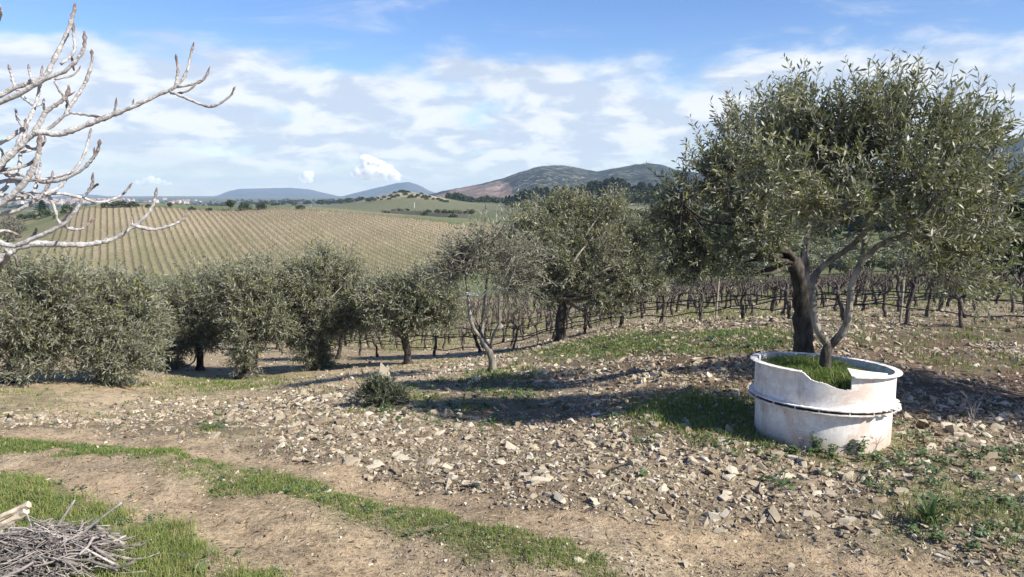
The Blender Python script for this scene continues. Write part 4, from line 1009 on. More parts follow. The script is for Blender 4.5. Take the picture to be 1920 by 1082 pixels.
# ------------------------------------------------------------------ far bushes, trees, woods
def clump_mesh(name, seed, n, shape, mat, size, tone=0.5, trunk=None):
    """foliage clump of many small leaf tufts, unit height; trunk as second mesh is made by the caller"""
    r = np.random.default_rng(seed); d = unit(r.normal(size=(n, 3)))
    if shape == 'round':
        d[:, 2] = np.abs(d[:, 2]) * 1.0 - .25 * (r.random(n) < .3); bump = .8 + .5 * (fbm(d[:, 0] * 2.2 + seed, d[:, 1] * 2.2 + d[:, 2] * 2, seed, 3) - .3)
        P = d * (np.array((.62, .62, .62)) * (r.random((n, 1)) ** .25) * bump[:, None]); P[:, 2] += .22; P[:, 2] = np.maximum(P[:, 2], .02)
    elif shape == 'cone':
        z = r.random(n) ** .8; rad = .24 * (1 - z) ** .7 * (.55 + .6 * r.random(n)) + .01; a = r.uniform(0, 6.28, n)
        rad *= .8 + .35 * np.sin(z * 40 + a)
        P = np.stack((rad * np.cos(a), rad * np.sin(a), .1 + z * .9), -1)
    else:                                                  # tall rounded crown on a stem
        bump = .75 + .6 * (fbm(d[:, 0] * 2 + seed, d[:, 1] * 2 + d[:, 2] * 2, seed, 3) - .3)
        P = d * np.array((.36, .36, .36)) * (r.random((n, 1)) ** .3) * bump[:, None]; P[:, 2] += .62
    D = unit(d + r.normal(size=(n, 3)) * .8); U = unit(np.cross(D, r.normal(size=(n, 3)))); s = size * r.uniform(.6, 1.4, (n, 1))
    V = np.stack((P - D * s, P - U * s * .55, P + D * s, P + U * s * .55), 1).reshape(-1, 3)
    var = np.clip(np.repeat(r.normal(tone, .22, n), 4), 0, 1)
    return np_mesh(name, V, None, np.arange(n)[:, None] * 4 + np.arange(4), [mat], False, {'var': var}), V, var
BUSH = [clump_mesh('bush', 300 + i, 420, 'round', M_SHRUB, .085) for i in range(4)]
CROWNT = [clump_mesh('crown', 320 + i, 420, 'tall', M_FARTREE, .07) for i in range(4)]
PINE = [clump_mesh('crown', 340 + i, 420, 'cone', M_PINE, .05) for i in range(5)]
OLV = [clump_mesh('crown', 360 + i, 900, 'tall', M_GROVE, .045) for i in range(4)]
BARE = [clump_mesh('crown', 380 + i, 260, 'tall', M_BARE, .05) for i in range(3)]
mbt = MB(); mbt.tube([(0, 0, -.03), (.01, 0, .3), (0, .01, .6)], [.035, .025, .012], 6); STEM = mbt.build('trunk', M_TRUNK, None).data
bpy.data.objects.remove(bpy.data.objects['trunk'] if 'trunk' in bpy.data.objects and bpy.data.objects['trunk'].parent is None else [o for o in bpy.data.objects if o.data == STEM][0])
def far_bush(px, py, Y, hpx, label, wide=1.0, group='dark bushes among the fields'):
    b = W(px, py, Y); b[2] = Z(b[0], b[1])[0] - .1; h = hpx * Y / FPX
    o = link_mesh('bush', BUSH[rng.integers(4)][0], None, b); o.scale = (h * wide, h * wide, h); o.rotation_euler.z = rng.uniform(0, 6.28)
    return tag(o, label, 'bush', group)
def far_tree(px, Y, hpx, label, kind, group, wide=1.0, name='tree', base=None):
    b = W(px, 380, Y); b[2] = Z(b[0], b[1])[0] - .1
    if base is not None: b = W(px, base, Y)
    h = hpx * Y / FPX
    root = empty(name, b, label, 'tree', group); root.scale = (h * wide, h * wide, h); root.rotation_euler.z = rng.uniform(0, 6.28)
    link_mesh('trunk', STEM, root); link_mesh('crown', kind[rng.integers(len(kind))][0], root)
    return root
for (px, py, Y, h, w, lab) in [(458,389,282,17,1.3,'broad dark bush beside the lone tree on the vineyard crest'),(490,389,282,16,1.2,'dark bush right of the broad one on the crest'),(563,391,282,11,1.4,'low dark bush alone on the crest below the small cloud'),
        (225,387,282,17,1.6,'long dark thicket on the crest behind the fig twigs'),(200,387,282,13,1.4,'left end of the dark thicket on the crest'),(250,387,282,15,1.4,'right end of the dark thicket on the crest'),(278,387,282,9,1.2,'small round bush on the crest beside the thicket'),
        (360,388,282,9,1.5,'grey low bush on the crest near the town'),(392,388,282,8,1.4,'tiny bush on the crest below the flat topped mountain'),
        (125,387,300,16,1.0,'tall dark bush at the left corner of the vineyard'),(122,408,285,14,1.0,'rounded green bush on the left side of the vineyard'),(105,418,280,9,1.0,'small bush below the vineyard corner'),
        (58,405,300,17,1.3,'round green bush left of the vineyard'),(85,408,295,18,1.3,'dense dark green bush left of the vineyard'),(40,402,310,14,1.2,'outer green bush left of the vineyard'),
        (725,398,340,9,1.2,'dark bush at the left end of the hedge field'),(796,405,330,11,1.2,'dark bush at the field corner'),(850,409,325,11,1.6,'dark wide bush by the pale lane'),
        (1120,389,440,14,1.5,'lone rounded bush on the pale field before the pines')]:
    far_bush(px, py, Y, h, lab, w)
far_tree(432, 283, 22, 'lone small tree on the crest of the far vineyard', CROWNT, 'trees behind the vineyard crest', 1.1)
far_tree(318, 283, 12, 'tiny tree on the crest left of the flat mountain', CROWNT, 'trees behind the vineyard crest', 1.2)
far_tree(78, 320, 26, 'dark pointed conifer above the bushes left of the vineyard', PINE, 'trees behind the vineyard crest', 2.0)
for i, px in enumerate((8, 20, 33, 2, 15)):
    far_tree(px, 235 + 8 * i, 34, 'leafless grey tree in the hollow at the left border', BARE, 'bare trees in the hollow', 1.3)
for i in range(26):                                        # bushes on the knoll
    a = [(690,372),(700,374),(708,369),(720,371),(732,368),(740,365),(737,374),(752,364),(760,368),(765,363),(772,370),(778,375),(790,366),(796,372),(805,368),(812,374),(822,371),(828,376),(757,359),(745,372),(770,376),(783,371),(715,376),(800,377),(836,378),(730,378)][i]
    Y = 640 if a[1] < 367 else 618 - (a[1] - 367) * 2.0
    far_bush(a[0], a[1], Y, rng.uniform(4, 9), 'dark round bush dotted over the pale knoll', rng.uniform(1.1, 1.7), 'bushes on the knoll')
for i in range(34):                                        # hedge and orchard plot in front of the knoll
    px = 735 + i * 4.6 + rng.uniform(-2, 2); far_tree(px, 390 + rng.uniform(-14, 30), rng.uniform(8, 14), 'small grey green tree in the plot below the knoll', OLV if i % 3 else CROWNT, 'trees in the plot below the knoll', 1.3)
for i in range(70):                                        # pine wood
    px = 952 + i * 4.3 + rng.uniform(-3, 3); hh = np.interp(px, (950, 990, 1080, 1150, 1190, 1250), (18, 30, 32, 44, 36, 30)) * rng.uniform(.8, 1.12)
    far_tree(px, 600 + rng.uniform(-22, 35), hh, 'dark green pine ' + ('at the left end' if px < 1030 else 'left of the middle' if px < 1100 else 'in the tall middle' if px < 1180 else 'at the right end') + ' of the wood below the mountain', PINE, 'pines in the wood below the mountain', rng.uniform(1.3, 1.7), 'pine_tree')
for i in range(40):
    px = 960 + i * 7.6 + rng.uniform(-3, 3); far_bush(px, 388, 545 + rng.uniform(-18, 18), rng.uniform(9, 16), 'olive green bush at the foot of the pine wood', 1.4, 'bushes along the pine wood')
def woods(name, label, spots, kinds, mat):
    mb = MB()
    for (x, y, h, w) in spots:
        V, var = kinds[rng.integers(len(kinds))][1:]; n = len(V) // 4; sel = rng.random(n) < .35
        q = V.reshape(n, 4, 3)[sel]; c = q.mean(1, keepdims=True); q = c + (q - c) * 1.7
        a = rng.uniform(0, 6.28); R = q.reshape(-1, 3) * np.array((h * w, h * w, h)); R = R @ np.array(((math.cos(a), math.sin(a), 0), (-math.sin(a), math.cos(a), 0), (0, 0, 1))) + np.array((x, y, Z0(x, y)[0] - h * .05))
        mb.add(R, None, np.arange(len(R) // 4)[:, None] * 4 + np.arange(4), var.reshape(n, 4)[sel].ravel())
    return tag(mb.build(name, mat, None), label, 'woods', kind='stuff')
sp = []
for i in range(430):
    px, Y = rng.uniform(-60, 760), rng.uniform(900, 3300); p = W(px, 380, Y); sp.append((p[0], p[1], rng.uniform(4, 7) if px < 420 else rng.uniform(6, 11), 1.8))
woods('woods', 'far belt of dark woodland beyond the vineyard crest', sp, CROWNT, M_FARTREE)
sp = []
for i in range(160):
    px, Y = rng.uniform(840, 1000), rng.uniform(700, 1250); p = W(px, 380, Y); sp.append((p[0], p[1], rng.uniform(5, 9), 1.6))
for i in range(120):
    px, Y = rng.uniform(1180, 1960), rng.uniform(460, 620); p = W(px, 380, Y); sp.append((p[0], p[1], rng.uniform(6, 12), 1.5))
woods('woods', 'belt of scrub woodland at the foot of the quarry mountain', sp, CROWNT, M_FARTREE)
# olive grove across the dip behind the planter tree
k = 0
for row in range(8):
    for px in np.arange(1215, 1990, 46 if row < 4 else 40):
        Y = 78 + row * 12 + rng.uniform(-2, 2); far_tree(px + row * 17 + rng.uniform(-9, 9), Y, rng.uniform(42, 56) * 78 / Y, ['front', 'second', 'third', 'fourth', 'fifth', 'sixth', 'seventh', 'rearmost'][row] + ' row olive across the dip, ' + ('left of the planter tree trunks' if px < 1440 else 'between the planter tree trunks' if px < 1620 else 'right of the planter tree' if px < 1800 else 'near the right border'), OLV, 'olives across the dip', 1.35)
for (px, Y, h) in [(1895, 60, 150), (1940, 58, 170), (1865, 66, 105), (1990, 60, 170)]:
    far_tree(px, Y, h, 'dark evergreen tree at the right border behind the big olive', PINE, 'dark evergreens at the right border', 1.5, 'evergreen_tree')

sp = []
for i in range(170):
    px, Y = rng.uniform(1170, 2010), rng.uniform(178, 290); p = W(px, 380, Y); sp.append((p[0], p[1], rng.uniform(5, 9.5), 1.3))
woods('woods', 'dark wooded slope rising behind the olive grove across the dip', sp, CROWNT, M_FARTREE)
# town, mast, plot wall
hm, hv = [], None
for i in range(4):
    mb = MB(); w, d, h = (1, .8, .75), None, None
    V = [(-.5, -.4, 0), (.5, -.4, 0), (.5, .4, 0), (-.5, .4, 0), (-.5, -.4, .6), (.5, -.4, .6), (.5, .4, .6), (-.5, .4, .6), (-.5, 0, .8), (.5, 0, .8)]
    Q = [(0, 1, 5, 4), (1, 2, 6, 5), (2, 3, 7, 6), (3, 0, 4, 7)]; T = [(4, 7, 8), (5, 9, 6)]; R = [(4, 5, 9, 8), (6, 7, 8, 9)]
    hm.append(np_mesh('house', V, T, Q + R, [M_HOUSE, M_ROOF], False, {'var': np.full(10, i / 3)}, [0] * 6 + [1] * 2))
for i in range(170):
    px = rng.uniform(-30, 380) if rng.random() < .3 else rng.uniform(-40, 250); Y = rng.uniform(2300, 3500); p = W(px, 375, Y)
    o = link_mesh('house', hm[rng.integers(4)], None, (p[0], p[1], Z0(p[0], p[1])[0] - .5)); s = rng.uniform(8, 15); o.scale = (s, s, s * rng.uniform(.7, 1.1)); o.rotation_euler.z = rng.uniform(-.6, .6)
    tag(o, 'pale house with a tiled roof in the far town, ' + ('at its left end' if px < 60 else 'beside the white mast' if px < 150 else 'right of the white mast' if px < 250 else 'at its thin right end'), 'house', 'houses of the far town')
def pole(px, Y, hpx, label, r=.12):
    b = W(px, 385, Y); b[2] = Z(b[0], b[1])[0] - .2; h = hpx * Y / FPX; mb = MB(); mb.tube([b, b + (0, 0, h * .5), b + (0, 0, h)], [r, r * .9, r * .7], 7)
    tag(mb.build('mast', M_POLE, None), label, 'mast')
pole(116.5, 330, 22, 'tall white mast rising before the far town', .16)
pole(777, 520, 11, 'pale utility pole on the green slope under the knoll', .2)
pole(583, 420, 10, 'thin pale pole on the crest under the puff of cloud', .16)
def dark_wall(pts, h, label):
    P = [W(a, 400, y) for a, y in pts]; P = resample(P, 4); mb = MB(); V, Q = [], []
    for i, p in enumerate(P):
        z = Z(p[0], p[1])[0]; V += [(p[0], p[1] - .15, z - .3), (p[0], p[1] - .15, z + h + rng.uniform(-.1, .1)), (p[0], p[1] + .15, z + h), (p[0], p[1] + .15, z - .3)]
    for i in range(len(P) - 1):
        for k in range(3): Q.append((i * 4 + k, i * 4 + 4 + k, i * 4 + 5 + k, i * 4 + 1 + k)[::-1])
    mb.add(V, None, Q); tag(mb.build('fence', M_WIREP, None), label, 'fence')
dark_wall([(715, 372), (770, 366), (820, 360)], 2.0, 'dark screened fence along the left of the plot below the knoll')
dark_wall([(806, 352), (840, 348), (877, 345)], 1.8, 'dark screened fence nearer the pale lane below the knoll')

# ------------------------------------------------------------------ stones
def to_px(p):
    d = np.array(p, float) - np.array((0, 0, EYE)); yc = d[1] * CP - d[2] * SP; zc = d[1] * SP + d[2] * CP
    return CX + FPX * d[0] / yc, CY - FPX * zc / yc
def stone_place(p):
    px, py = to_px(p)
    if py < 735: return 'in the grove' if px < 660 else ('beyond the young sparse olive' if px < 1400 else 'behind the planter')
    if px > 1700: return 'among the weeds right of the planter'
    if px > 1390: return 'in front of the planter'
    if px > 1080: return 'left of the planter' if py < 880 else 'beside the track near the planter'
    if px > 640: return 'below the grassy hollow' if py < 850 else 'at the track border in mid field'
    return 'above the upper wheel rut at left' if py < 860 else 'on the dirt track'
def rock_shape(seed, n=16, flat=.6):
    r = np.random.default_rng(seed); bm = bmesh.new()
    q = unit(r.normal(size=(n, 3))); q = q / np.abs(q).max(1, keepdims=True) ** .75 * r.uniform(.6, 1.0, (n, 1)) * np.array((1, r.uniform(.55, .85), flat)); q[:, 0] += q[:, 1] * r.uniform(-.4, .4); q[:, 2] += q[:, 0] * r.uniform(-.25, .25)
    for p in q: bm.verts.new(p)
    res = bmesh.ops.convex_hull(bm, input=bm.verts[:]); loose = [v for v in bm.verts if not v.link_faces]
    for v in loose: bm.verts.remove(v)
    bm.verts.index_update(); bmesh.ops.triangulate(bm, faces=bm.faces[:])
    V = np.array([v.co[:] for v in bm.verts]); T = np.array([[v.index for v in f.verts] for f in bm.faces]); bm.free(); return V, T
ROCKS = [rock_shape(500 + i, 9 + i % 4, .32 + .06 * (i % 6)) for i in range(14)]
PEB = [rock_shape(600 + i, 7, .5) for i in range(8)]
def rotm(n):
    q = unit(rng.normal(size=(n, 4)) * np.array((1.6, .28, .28, 1))); w, x, y, z = q.T
    return np.stack((1 - 2 * (y * y + z * z), 2 * (x * y - z * w), 2 * (x * z + y * w), 2 * (x * y + z * w), 1 - 2 * (x * x + z * z), 2 * (y * z - x * w), 2 * (x * z - y * w), 2 * (y * z + x * w), 1 - 2 * (x * x + y * y)), -1).reshape(n, 3, 3)
def stone_density(x, y):
    m = masks(x, y); pat = fbm(x * .9, y * .9, 77, 3)
    d = np.full(len(x), .85) * (.22 + 1.3 * sstep(pat * .6 + .4 * fbm(x * 3.2, y * 3.2, 79, 3), .36, .62))
    tr = m['track']; d = np.where(tr, .5 * (1 - .7 * np.maximum(m['rutu'], m['rutl'])), d)
    d = np.where(m['bank'], .01, d); d = np.where(m['patch'] > .5, d * .38, d)
    d = np.where((x < -1.0) & (y > 8.5), d * .4, d); d = d * (1 - .55 * sstep(y, 8, 14)); d = np.where((x > .4) & (y > 6.2) & (y < 12), d * .6, d)
    d *= 1.25 * sstep(x * .5 + y * .25, -.9, 1.2) + .35
    near_p = np.hypot(x - PCX, y - PCY); d = np.where(near_p < PR + .05, 0, d)
    return d
def stones():
    n = 210000
    y = 3.0 * np.exp(rng.random(n) * math.log(27 / 3.0)); u = rng.uniform(-.76, .76, n); x = u * y
    keep = rng.random(n) < stone_density(x, y); x, y = x[keep], y[keep]; n = len(x)
    s = .0080 * np.exp(rng.normal(0, .72, n)) * np.clip(y / 4.6, .8, 2.2)
    s = s * (1 + .45 * sstep(x, -.5, 1.5) * (1 - sstep(y, 5, 7)) * .55); tr = masks(x, y)['track']; s = np.where(tr, s * .5, s).clip(.004, .068)
    z = Z(x, y); var = np.clip(rng.normal(.46, .27, n), 0, 1)
    order = np.argsort(-(s / y)); big = order[:284]; rest = order[284:]
    ctr = dict(zip(range(14), [None] * 14)); labs = ['angular tan stone', 'pale angular stone', 'brown grey stone']; bigs = np.median(s[big])
    meshes = {}
    for i in big:
        k = int(rng.integers(14)); tone = int(var[i] > .62) if var[i] > .42 else 2
        if (k, tone) not in meshes:
            V, T = ROCKS[k]; meshes[(k, tone)] = np_mesh('stone', V, T, None, [M_STONE], False, {'var': np.full(len(V), (.6, .85, .3)[tone])})
        o = link_mesh('stone', meshes[(k, tone)], None, (x[i], y[i], z[i] + s[i] * .02)); ss = s[i] * .95
        o.scale = (ss * rng.uniform(.9, 1.3), ss, ss * rng.uniform(.8, 1.2)); o.rotation_euler = (rng.normal(0, .3), rng.normal(0, .3), rng.uniform(0, 6.28))
        tag(o, ('large ' if s[i] > bigs * 1.35 else ('small ' if s[i] < bigs * .72 else '')) + labs[tone] + ' lying ' + stone_place((x[i], y[i], z[i])), 'stone', 'loose stones on the field')
    mb = MB()
    px = s[rest] / y[rest] * FPX
    for (sel, lib) in ((rest[px > 2.6], ROCKS), (rest[px <= 2.6], PEB)):
        which = rng.integers(0, len(lib), len(sel))
        for k, (V, T) in enumerate(lib):
            i = sel[which == k]; m = len(i)
            if not m: continue
            sc = s[i][:, None, None] * rng.uniform(.8, 1.25, (m, 1, 3)); Rm = rotm(m)
            P = np.einsum('nij,nvj->nvi', Rm, V[None] * sc) + np.stack((x[i], y[i], z[i] + s[i] * .02), -1)[:, None]
            mb.add(P.reshape(-1, 3), (np.arange(m)[:, None, None] * len(V) + T[None]).reshape(-1, 3), None, np.repeat(var[i], len(V)))
    tag(mb.build('rubble', M_STONE, None), 'small stones and gravel covering the field', 'rubble', kind='stuff')
    # stones one can point to
    for (px, py, w, h, tone, lab) in [(1070,793,14,10,.95,'bright white slab tilted on the rubble left of the planter'),(952,806,12,7,.8,'pale blocky stone beside a brown one in mid field'),(1545,894,18,13,.72,'rounded yellowish rock in front of the planter'),(1590,901,13,12,.75,'upright split rock right of the yellowish one'),
          (1410,893,17,13,.6,'grey pointed rock in front of the planter, left of the mallow'),(1505,900,14,9,.8,'flat pale rock by the blue green mallow'),(1688,932,22,12,.62,'large flat rock left of the strap leaved plant'),(1520,968,22,8,.7,'long low rock at the border of the track'),
          (1588,975,9,7,.85,'small white rock at the track border'),(1785,810,20,13,.62,'broad pale rock in sun right of the planter'),(1868,805,14,10,.7,'round pale rock near the dry stalks'),(1690,757,16,8,.35,'dark rounded rock touching the planter'),(1735,775,12,10,.5,'brown blocky rock behind the planter shadow'),
          (530,832,9,7,.9,'single white stone on the border of the track'),(612,914,13,4,.95,'flat white stone sunk in the grassy ridge of the track'),(1725,882,14,10,.55,'grey rock on the rise right of the planter'),(1855,862,18,12,.45,'dark grey rock among weeds at the right'),(1640,1000,14,8,.6,'lichened rock in the lower right weeds'),
          (1458,857,20,9,.5,'broken flat rock in the weeds before the planter'),(1460,935,14,7,.6,'worn rock beside the track bend')]:
        g = ground_pt(px, py); s0 = g[1] / FPX; V, T = rock_shape(int(px * 7 + py), 15, .7)
        me = np_mesh('stone', V, T, None, [M_STONE], False, {'var': np.full(len(V), tone)})
        o = link_mesh('stone', me, None, (g[0], g[1], g[2] + h * s0 * .45)); o.scale = (w * s0, w * s0 * .8, h * s0 * 1.25); o.rotation_euler = (rng.normal(0, .15), rng.normal(0, .15), rng.uniform(-.5, .5))
        tag(o, lab, 'stone', 'loose stones on the field')
    g = ground_pt(722, 716); V, T = rock_shape(991, 26, 1.15); s0 = g[1] / FPX
    me = np_mesh('boulder', V, T, None, [M_STONE], False, {'var': np.full(len(V), .82)}); o = link_mesh('boulder', me, None, (g[0], g[1], g[2] + .03)); o.scale = (16 * s0, 14 * s0, 32 * s0)
    tag(o, 'pale pointed boulder standing behind the dark low shrub', 'boulder')
stones()

# ------------------------------------------------------------------ grass and weeds
def blades(mb, P, h, w, var, lean=.45):
    n = len(P); a = rng.uniform(0, 6.28, n); ca, sa = np.cos(a), np.sin(a)
    side = np.stack((ca, sa, np.zeros(n)), -1) * w[:, None]; b = rng.uniform(0, 6.28, n); ln = lean * rng.random(n) * h
    bend = np.stack((np.cos(b) * ln, np.sin(b) * ln, np.zeros(n)), -1); up = np.stack((np.zeros(n), np.zeros(n), h), -1)
    V = np.stack((P - side, P + side, P + up * .55 + bend * .35 + side * .75, P + up * .55 + bend * .35 - side * .75, P + up * (1 - .25 * lean) + bend), 1).reshape(-1, 3)
    i = np.arange(n)[:, None] * 5
    mb.add(V, i + np.array((3, 2, 4)), i + np.array((0, 1, 2, 3)), np.repeat(var, 5))
def scatter(poly, dens, soft=.15):
    lo, hi = poly.min(0) - soft * 2, poly.max(0) + soft * 2; n = int((hi[0] - lo[0]) * (hi[1] - lo[1]) * dens); n = min(n, 400000)
    x, y = rng.uniform(lo[0], hi[0], n), rng.uniform(lo[1], hi[1], n)
    jn = fbm(x * 3, y * 3, 19, 3) - .5; sg = soft * np.clip(y / 5, .6, 2.5); k = inside(x + jn * .35 + rng.normal(0, 1, n) * sg, y + jn * .35 + rng.normal(0, 1, n) * sg, poly) & (np.abs(x / y) < .76) & (y > 2.6)
    return x[k], y[k]
def grass_patch(name, poly, dens, h, tone, label, clump=(.35, .6), wid=.0022, dry=.1, maxn=60000, lean=.9, sel=None, soft=.15):
    x, y = scatter(poly, dens, soft)
    c = fbm(x * 2.3, y * 2.3, 23, 5) * .6 + fbm(x * 15, y * 15, 29, 3) * .4; k = rng.random(len(x)) < sstep(c, *clump)
    if sel is not None: k &= sel(x, y)
    k &= np.hypot(x - PCX, y - PCY) > PR + .01
    x, y, c = x[k][:maxn], y[k][:maxn], c[k][:maxn]; n = len(x)
    P = np.stack((x, y, Z(x, y) - .006), -1); hh = h * rng.uniform(.45, 1.3, n) * (.6 + .7 * c)
    var = np.clip(rng.normal(tone, .17, n) + .06, 0, .84); d = rng.random(n) < dry; var = np.where(d, rng.uniform(.86, 1, n), var)
    mb = MB(); blades(mb, P, hh, wid * rng.uniform(.6, 1.5, n) * np.clip(y / 4.5, .8, 3), var, lean)
    return tag(mb.build(name, M_GRASS, None), label, 'grass', kind='stuff')
def mid_sel(x, y):
    m = masks(x, y); return rng.random(len(x)) < m['mid'] ** 1.6
MIDPOLY = np.vstack((MID_G + np.array((0, .35)), (MID_G - np.array((0, .35)))[::-1]))
grass_patch('grass', BANK, 20000, .065, .66, 'bright green grass bank at the lower left corner', (.28, .52), .0019, .2, 70000, soft=.06)
grass_patch('grass', MIDPOLY, 17000, .036, .50, 'low green grass on the ridge between the wheel ruts', (.28, .54), .0018, .10, 70000, sel=mid_sel, soft=.04)
for nm, dens, h, tone, lab, cl, dry in [('planter_left', 6500, .065, .48, 'dark green grass in the shade left of the planter', (.25, .45), .05), ('planter_front', 4500, .06, .38, 'grass round the foot of the planter', (.35, .55), .1), ('hollow', 3000, .05, .45, 'thin grass in the hollow around the young olive', (.42, .62), .15),
        ('strip', 1500, .055, .38, 'green grass strip before the vine row', (.3, .5), .06), ('right', 4200, .06, .46, 'grass tufts in the lower right weeds', (.36, .54), .12), ('leftweeds', 1800, .05, .42, 'weedy grass beside the track at left', (.42, .6), .1),
        ('grove', 800, .06, .42, 'green grass under the stump olive', (.3, .5), .08), ('groveleft', 500, .06, .52, 'grass under the olive at the left border', (.4, .6), .25), ('rightback', 700, .08, .35, 'grass behind the turned soil at right', (.4, .6), .1), ('backright', 420, .09, .38, 'grass under the right vine rows', (.4, .6), .15)]:
    grass_patch('grass', PATCHES[nm], dens, h, tone, lab, (cl[0] + .06, cl[1] + .10), .0021, dry + .1, 40000)
# sparse tufts everywhere on the field
fx = np.array([(-8, 4.5), (-3, 4.2), (4.2, 3.4), (12, 8), (12, 17), (-9, 17)], float)
grass_patch('grass', fx, 260, .05, .5, 'sparse grass tufts between the stones', (.52, .64), .0022, .35, 26000, sel=lambda x, y: ~masks(x, y)['track'])
vp = np.array([(-6, 22), (2, 17.5), (10, 13), (17, 14), (38, 52), (10, 58), (-14, 44)], float)
x, y = rng.uniform(-14, 38, 330000), rng.uniform(13, 58, 330000); k = inside(x, y, vp) & (np.abs(x / y) < .74) & (rng.random(len(x)) < sstep(fbm(x * .35, y * .35, 91, 5), .40, .62)) & (rng.random(len(x)) < (15 / y) ** 1.2); x, y = x[k], y[k]; n = len(x)
mb = MB(); blades(mb, np.stack((x, y, Z(x, y) - .01), -1), rng.uniform(.05, .16, n), .006 * y / 18 * rng.uniform(.7, 1.3, n), np.where(rng.random(n) < .25, rng.uniform(.86, 1, n), np.clip(rng.normal(.55, .2, n), 0, .84)), .9)
tag(mb.build('grass', M_GRASS, None), 'rough grass growing between the vine rows', 'grass', kind='stuff')
# grass in the planter
n = 6500; a, r = rng.uniform(0, 6.28, n), (PR - .03) * np.sqrt(rng.random(n)); lx, ly = r * np.cos(a), r * np.sin(a)
P = np.stack((PCX + lx, PCY + ly, PZ0 - .006 + np.array([soil_z(p, q) for p, q in zip(lx, ly)])), -1)
mb = MB(); hh = rng.uniform(.03, .10, n) * np.where(ly > .1, 1.5, .85) * np.where(lx > .25, .6, 1); blades(mb, P, hh, .0023 * rng.uniform(.7, 1.4, n), np.clip(rng.normal(.50, .2, n), 0, .9), 1.3)
m2 = 480; a = rng.uniform(0, 6.28, m2); r = (PR - .08) * np.sqrt(rng.random(m2)); lx, ly = r * np.cos(a), r * np.sin(a); P = np.stack((PCX + lx, PCY + ly, np.full(m2, PZ0 + .48)), -1); blades(mb, P, rng.uniform(.08, .20, m2) * np.where(lx > .2, .6, 1), np.full(m2, .0018), np.clip(rng.normal(.62, .2, m2), 0, 1), 1.4)
tag(mb.build('grass', M_GRASS, None), 'lush grass growing inside the white planter', 'grass', kind='stuff')

def weed_leaf(mb, P, D, L, w, var, droop=.3, nrm_up=True):
    D = unit(D); U = unit(np.cross(D, np.broadcast_to((0, 0, 1.0), D.shape) + rng.normal(size=D.shape) * .2)); L = L[:, None]; w = w[:, None]; dn = np.array((0, 0, -1.0)) * droop * L
    V = np.stack((P, P + D * L * .45 + U * w + (0, 0, .004), P + D * L * .45 - U * w + (0, 0, .004), P + D * L * .8 + U * w * .8 + dn * .5, P + D * L * .8 - U * w * .8 + dn * .5, P + D * L * 1.03 + dn), 1).reshape(-1, 3)
    b = np.arange(len(P))[:, None] * 6; mb.add(V, np.concatenate((b + np.array((0, 1, 2)), b + np.array((3, 5, 4)))), b + np.array((1, 3, 4, 2)), np.repeat(var, 6))
def weeds(name, x, y, label, size=.035, tone=.5):
    mb = MB(); z = Z(x, y)
    for i in range(len(x)):
        k = rng.integers(7, 14); a = rng.uniform(0, 6.28, k); D = np.stack((np.cos(a), np.sin(a), rng.uniform(.15, 1.1, k)), -1); s = size * rng.uniform(.6, 1.4)
        P = np.array((x[i], y[i], z[i])) + rng.normal(0, size * .35, (k, 3)) * np.array((1, 1, .2)) + np.array((0, 0, .008)) + np.stack((np.zeros(k), np.zeros(k), rng.random(k) * size * .7), -1)
        weed_leaf(mb, P, D, s * rng.uniform(.6, 1.2, k), s * rng.uniform(.2, .34, k), np.clip(rng.normal(tone, .2, k), 0, 1))
    return tag(mb.build(name, M_WEED, None), label, 'weeds', kind='stuff')
for poly, dens, lab, sz, tn, clo in [(PATCHES['right'], 125, 'leafy green weeds in the lower right corner', .034, .62, .40), (PATCHES['planter_front'], 230, 'leafy weeds at the foot of the planter', .036, .58, .33), (PATCHES['hollow'], 34, 'leafy weeds in the hollow by the dark shrub', .04, .45, .42), (MIDPOLY, 150, 'small clover like weeds on the ridge between the ruts', .018, .5, .46), (BANK, 130, 'small weeds in the lower left grass', .022, .6, .4), (PATCHES['strip'], 14, 'weeds in the grass strip by the vines', .05, .5, .4), (fx, 2.2, 'scattered small weeds between the stones', .03, .5, .5)]:
    x, y = scatter(poly, dens); c = fbm(x * 3, y * 3, 83, 3); k = (c > clo) & (np.hypot(x - PCX, y - PCY) > PR + .03)
    if poly is MIDPOLY: k &= mid_sel(x, y)
    if poly is fx: k &= ~masks(x, y)['track']
    weeds('weeds', x[k], y[k], lab, sz, tn)

def plant(name, px, py, label, build, cat='plant', group=None):
    g = ground_pt(px, py); root = empty(name, g, label, cat, group); build(root, g); return root
def rosette(n, L, w, upness, tone, mat=M_WEED, stalks=True):
    def f(root, g):
        st, lf = MB(), MB()
        for i in range(n):
            a = rng.uniform(0, 6.28); e = np.array((math.cos(a), math.sin(a), upness * rng.uniform(.4, 1.6))) ; e = e / np.linalg.norm(e) * L * rng.uniform(.5, 1.1)
            st.tube([(0, 0, 0), e * .5 + (0, 0, .01), e], .0018, 4, var=.5)
            weed_leaf(lf, e[None], np.array((math.cos(a), math.sin(a), .25))[None], np.array((w * 1.5,)), np.array((w * .7,)), np.clip(rng.normal(tone, .15, 1), 0, 1))
        st.build('stem', M_WEED, root); lf.build('leaves', mat, root)
    return f
plant('mallow_plant', 1468, 912, 'blue green broad leaved mallow between two pale rocks', rosette(26, .11, .024, .5, .35))
plant('mallow_plant', 1652, 916, 'low dark leaved mallow left of the strap leaved plant', rosette(20, .10, .022, .4, .25))
plant('mallow_plant', 398, 802, 'dark low broad leaved weed beside the upper rut', rosette(24, .13, .028, .5, .15))
plant('mallow_plant', 1205, 832, 'small round leaved weed among stones left of the planter', rosette(16, .08, .02, .5, .3))
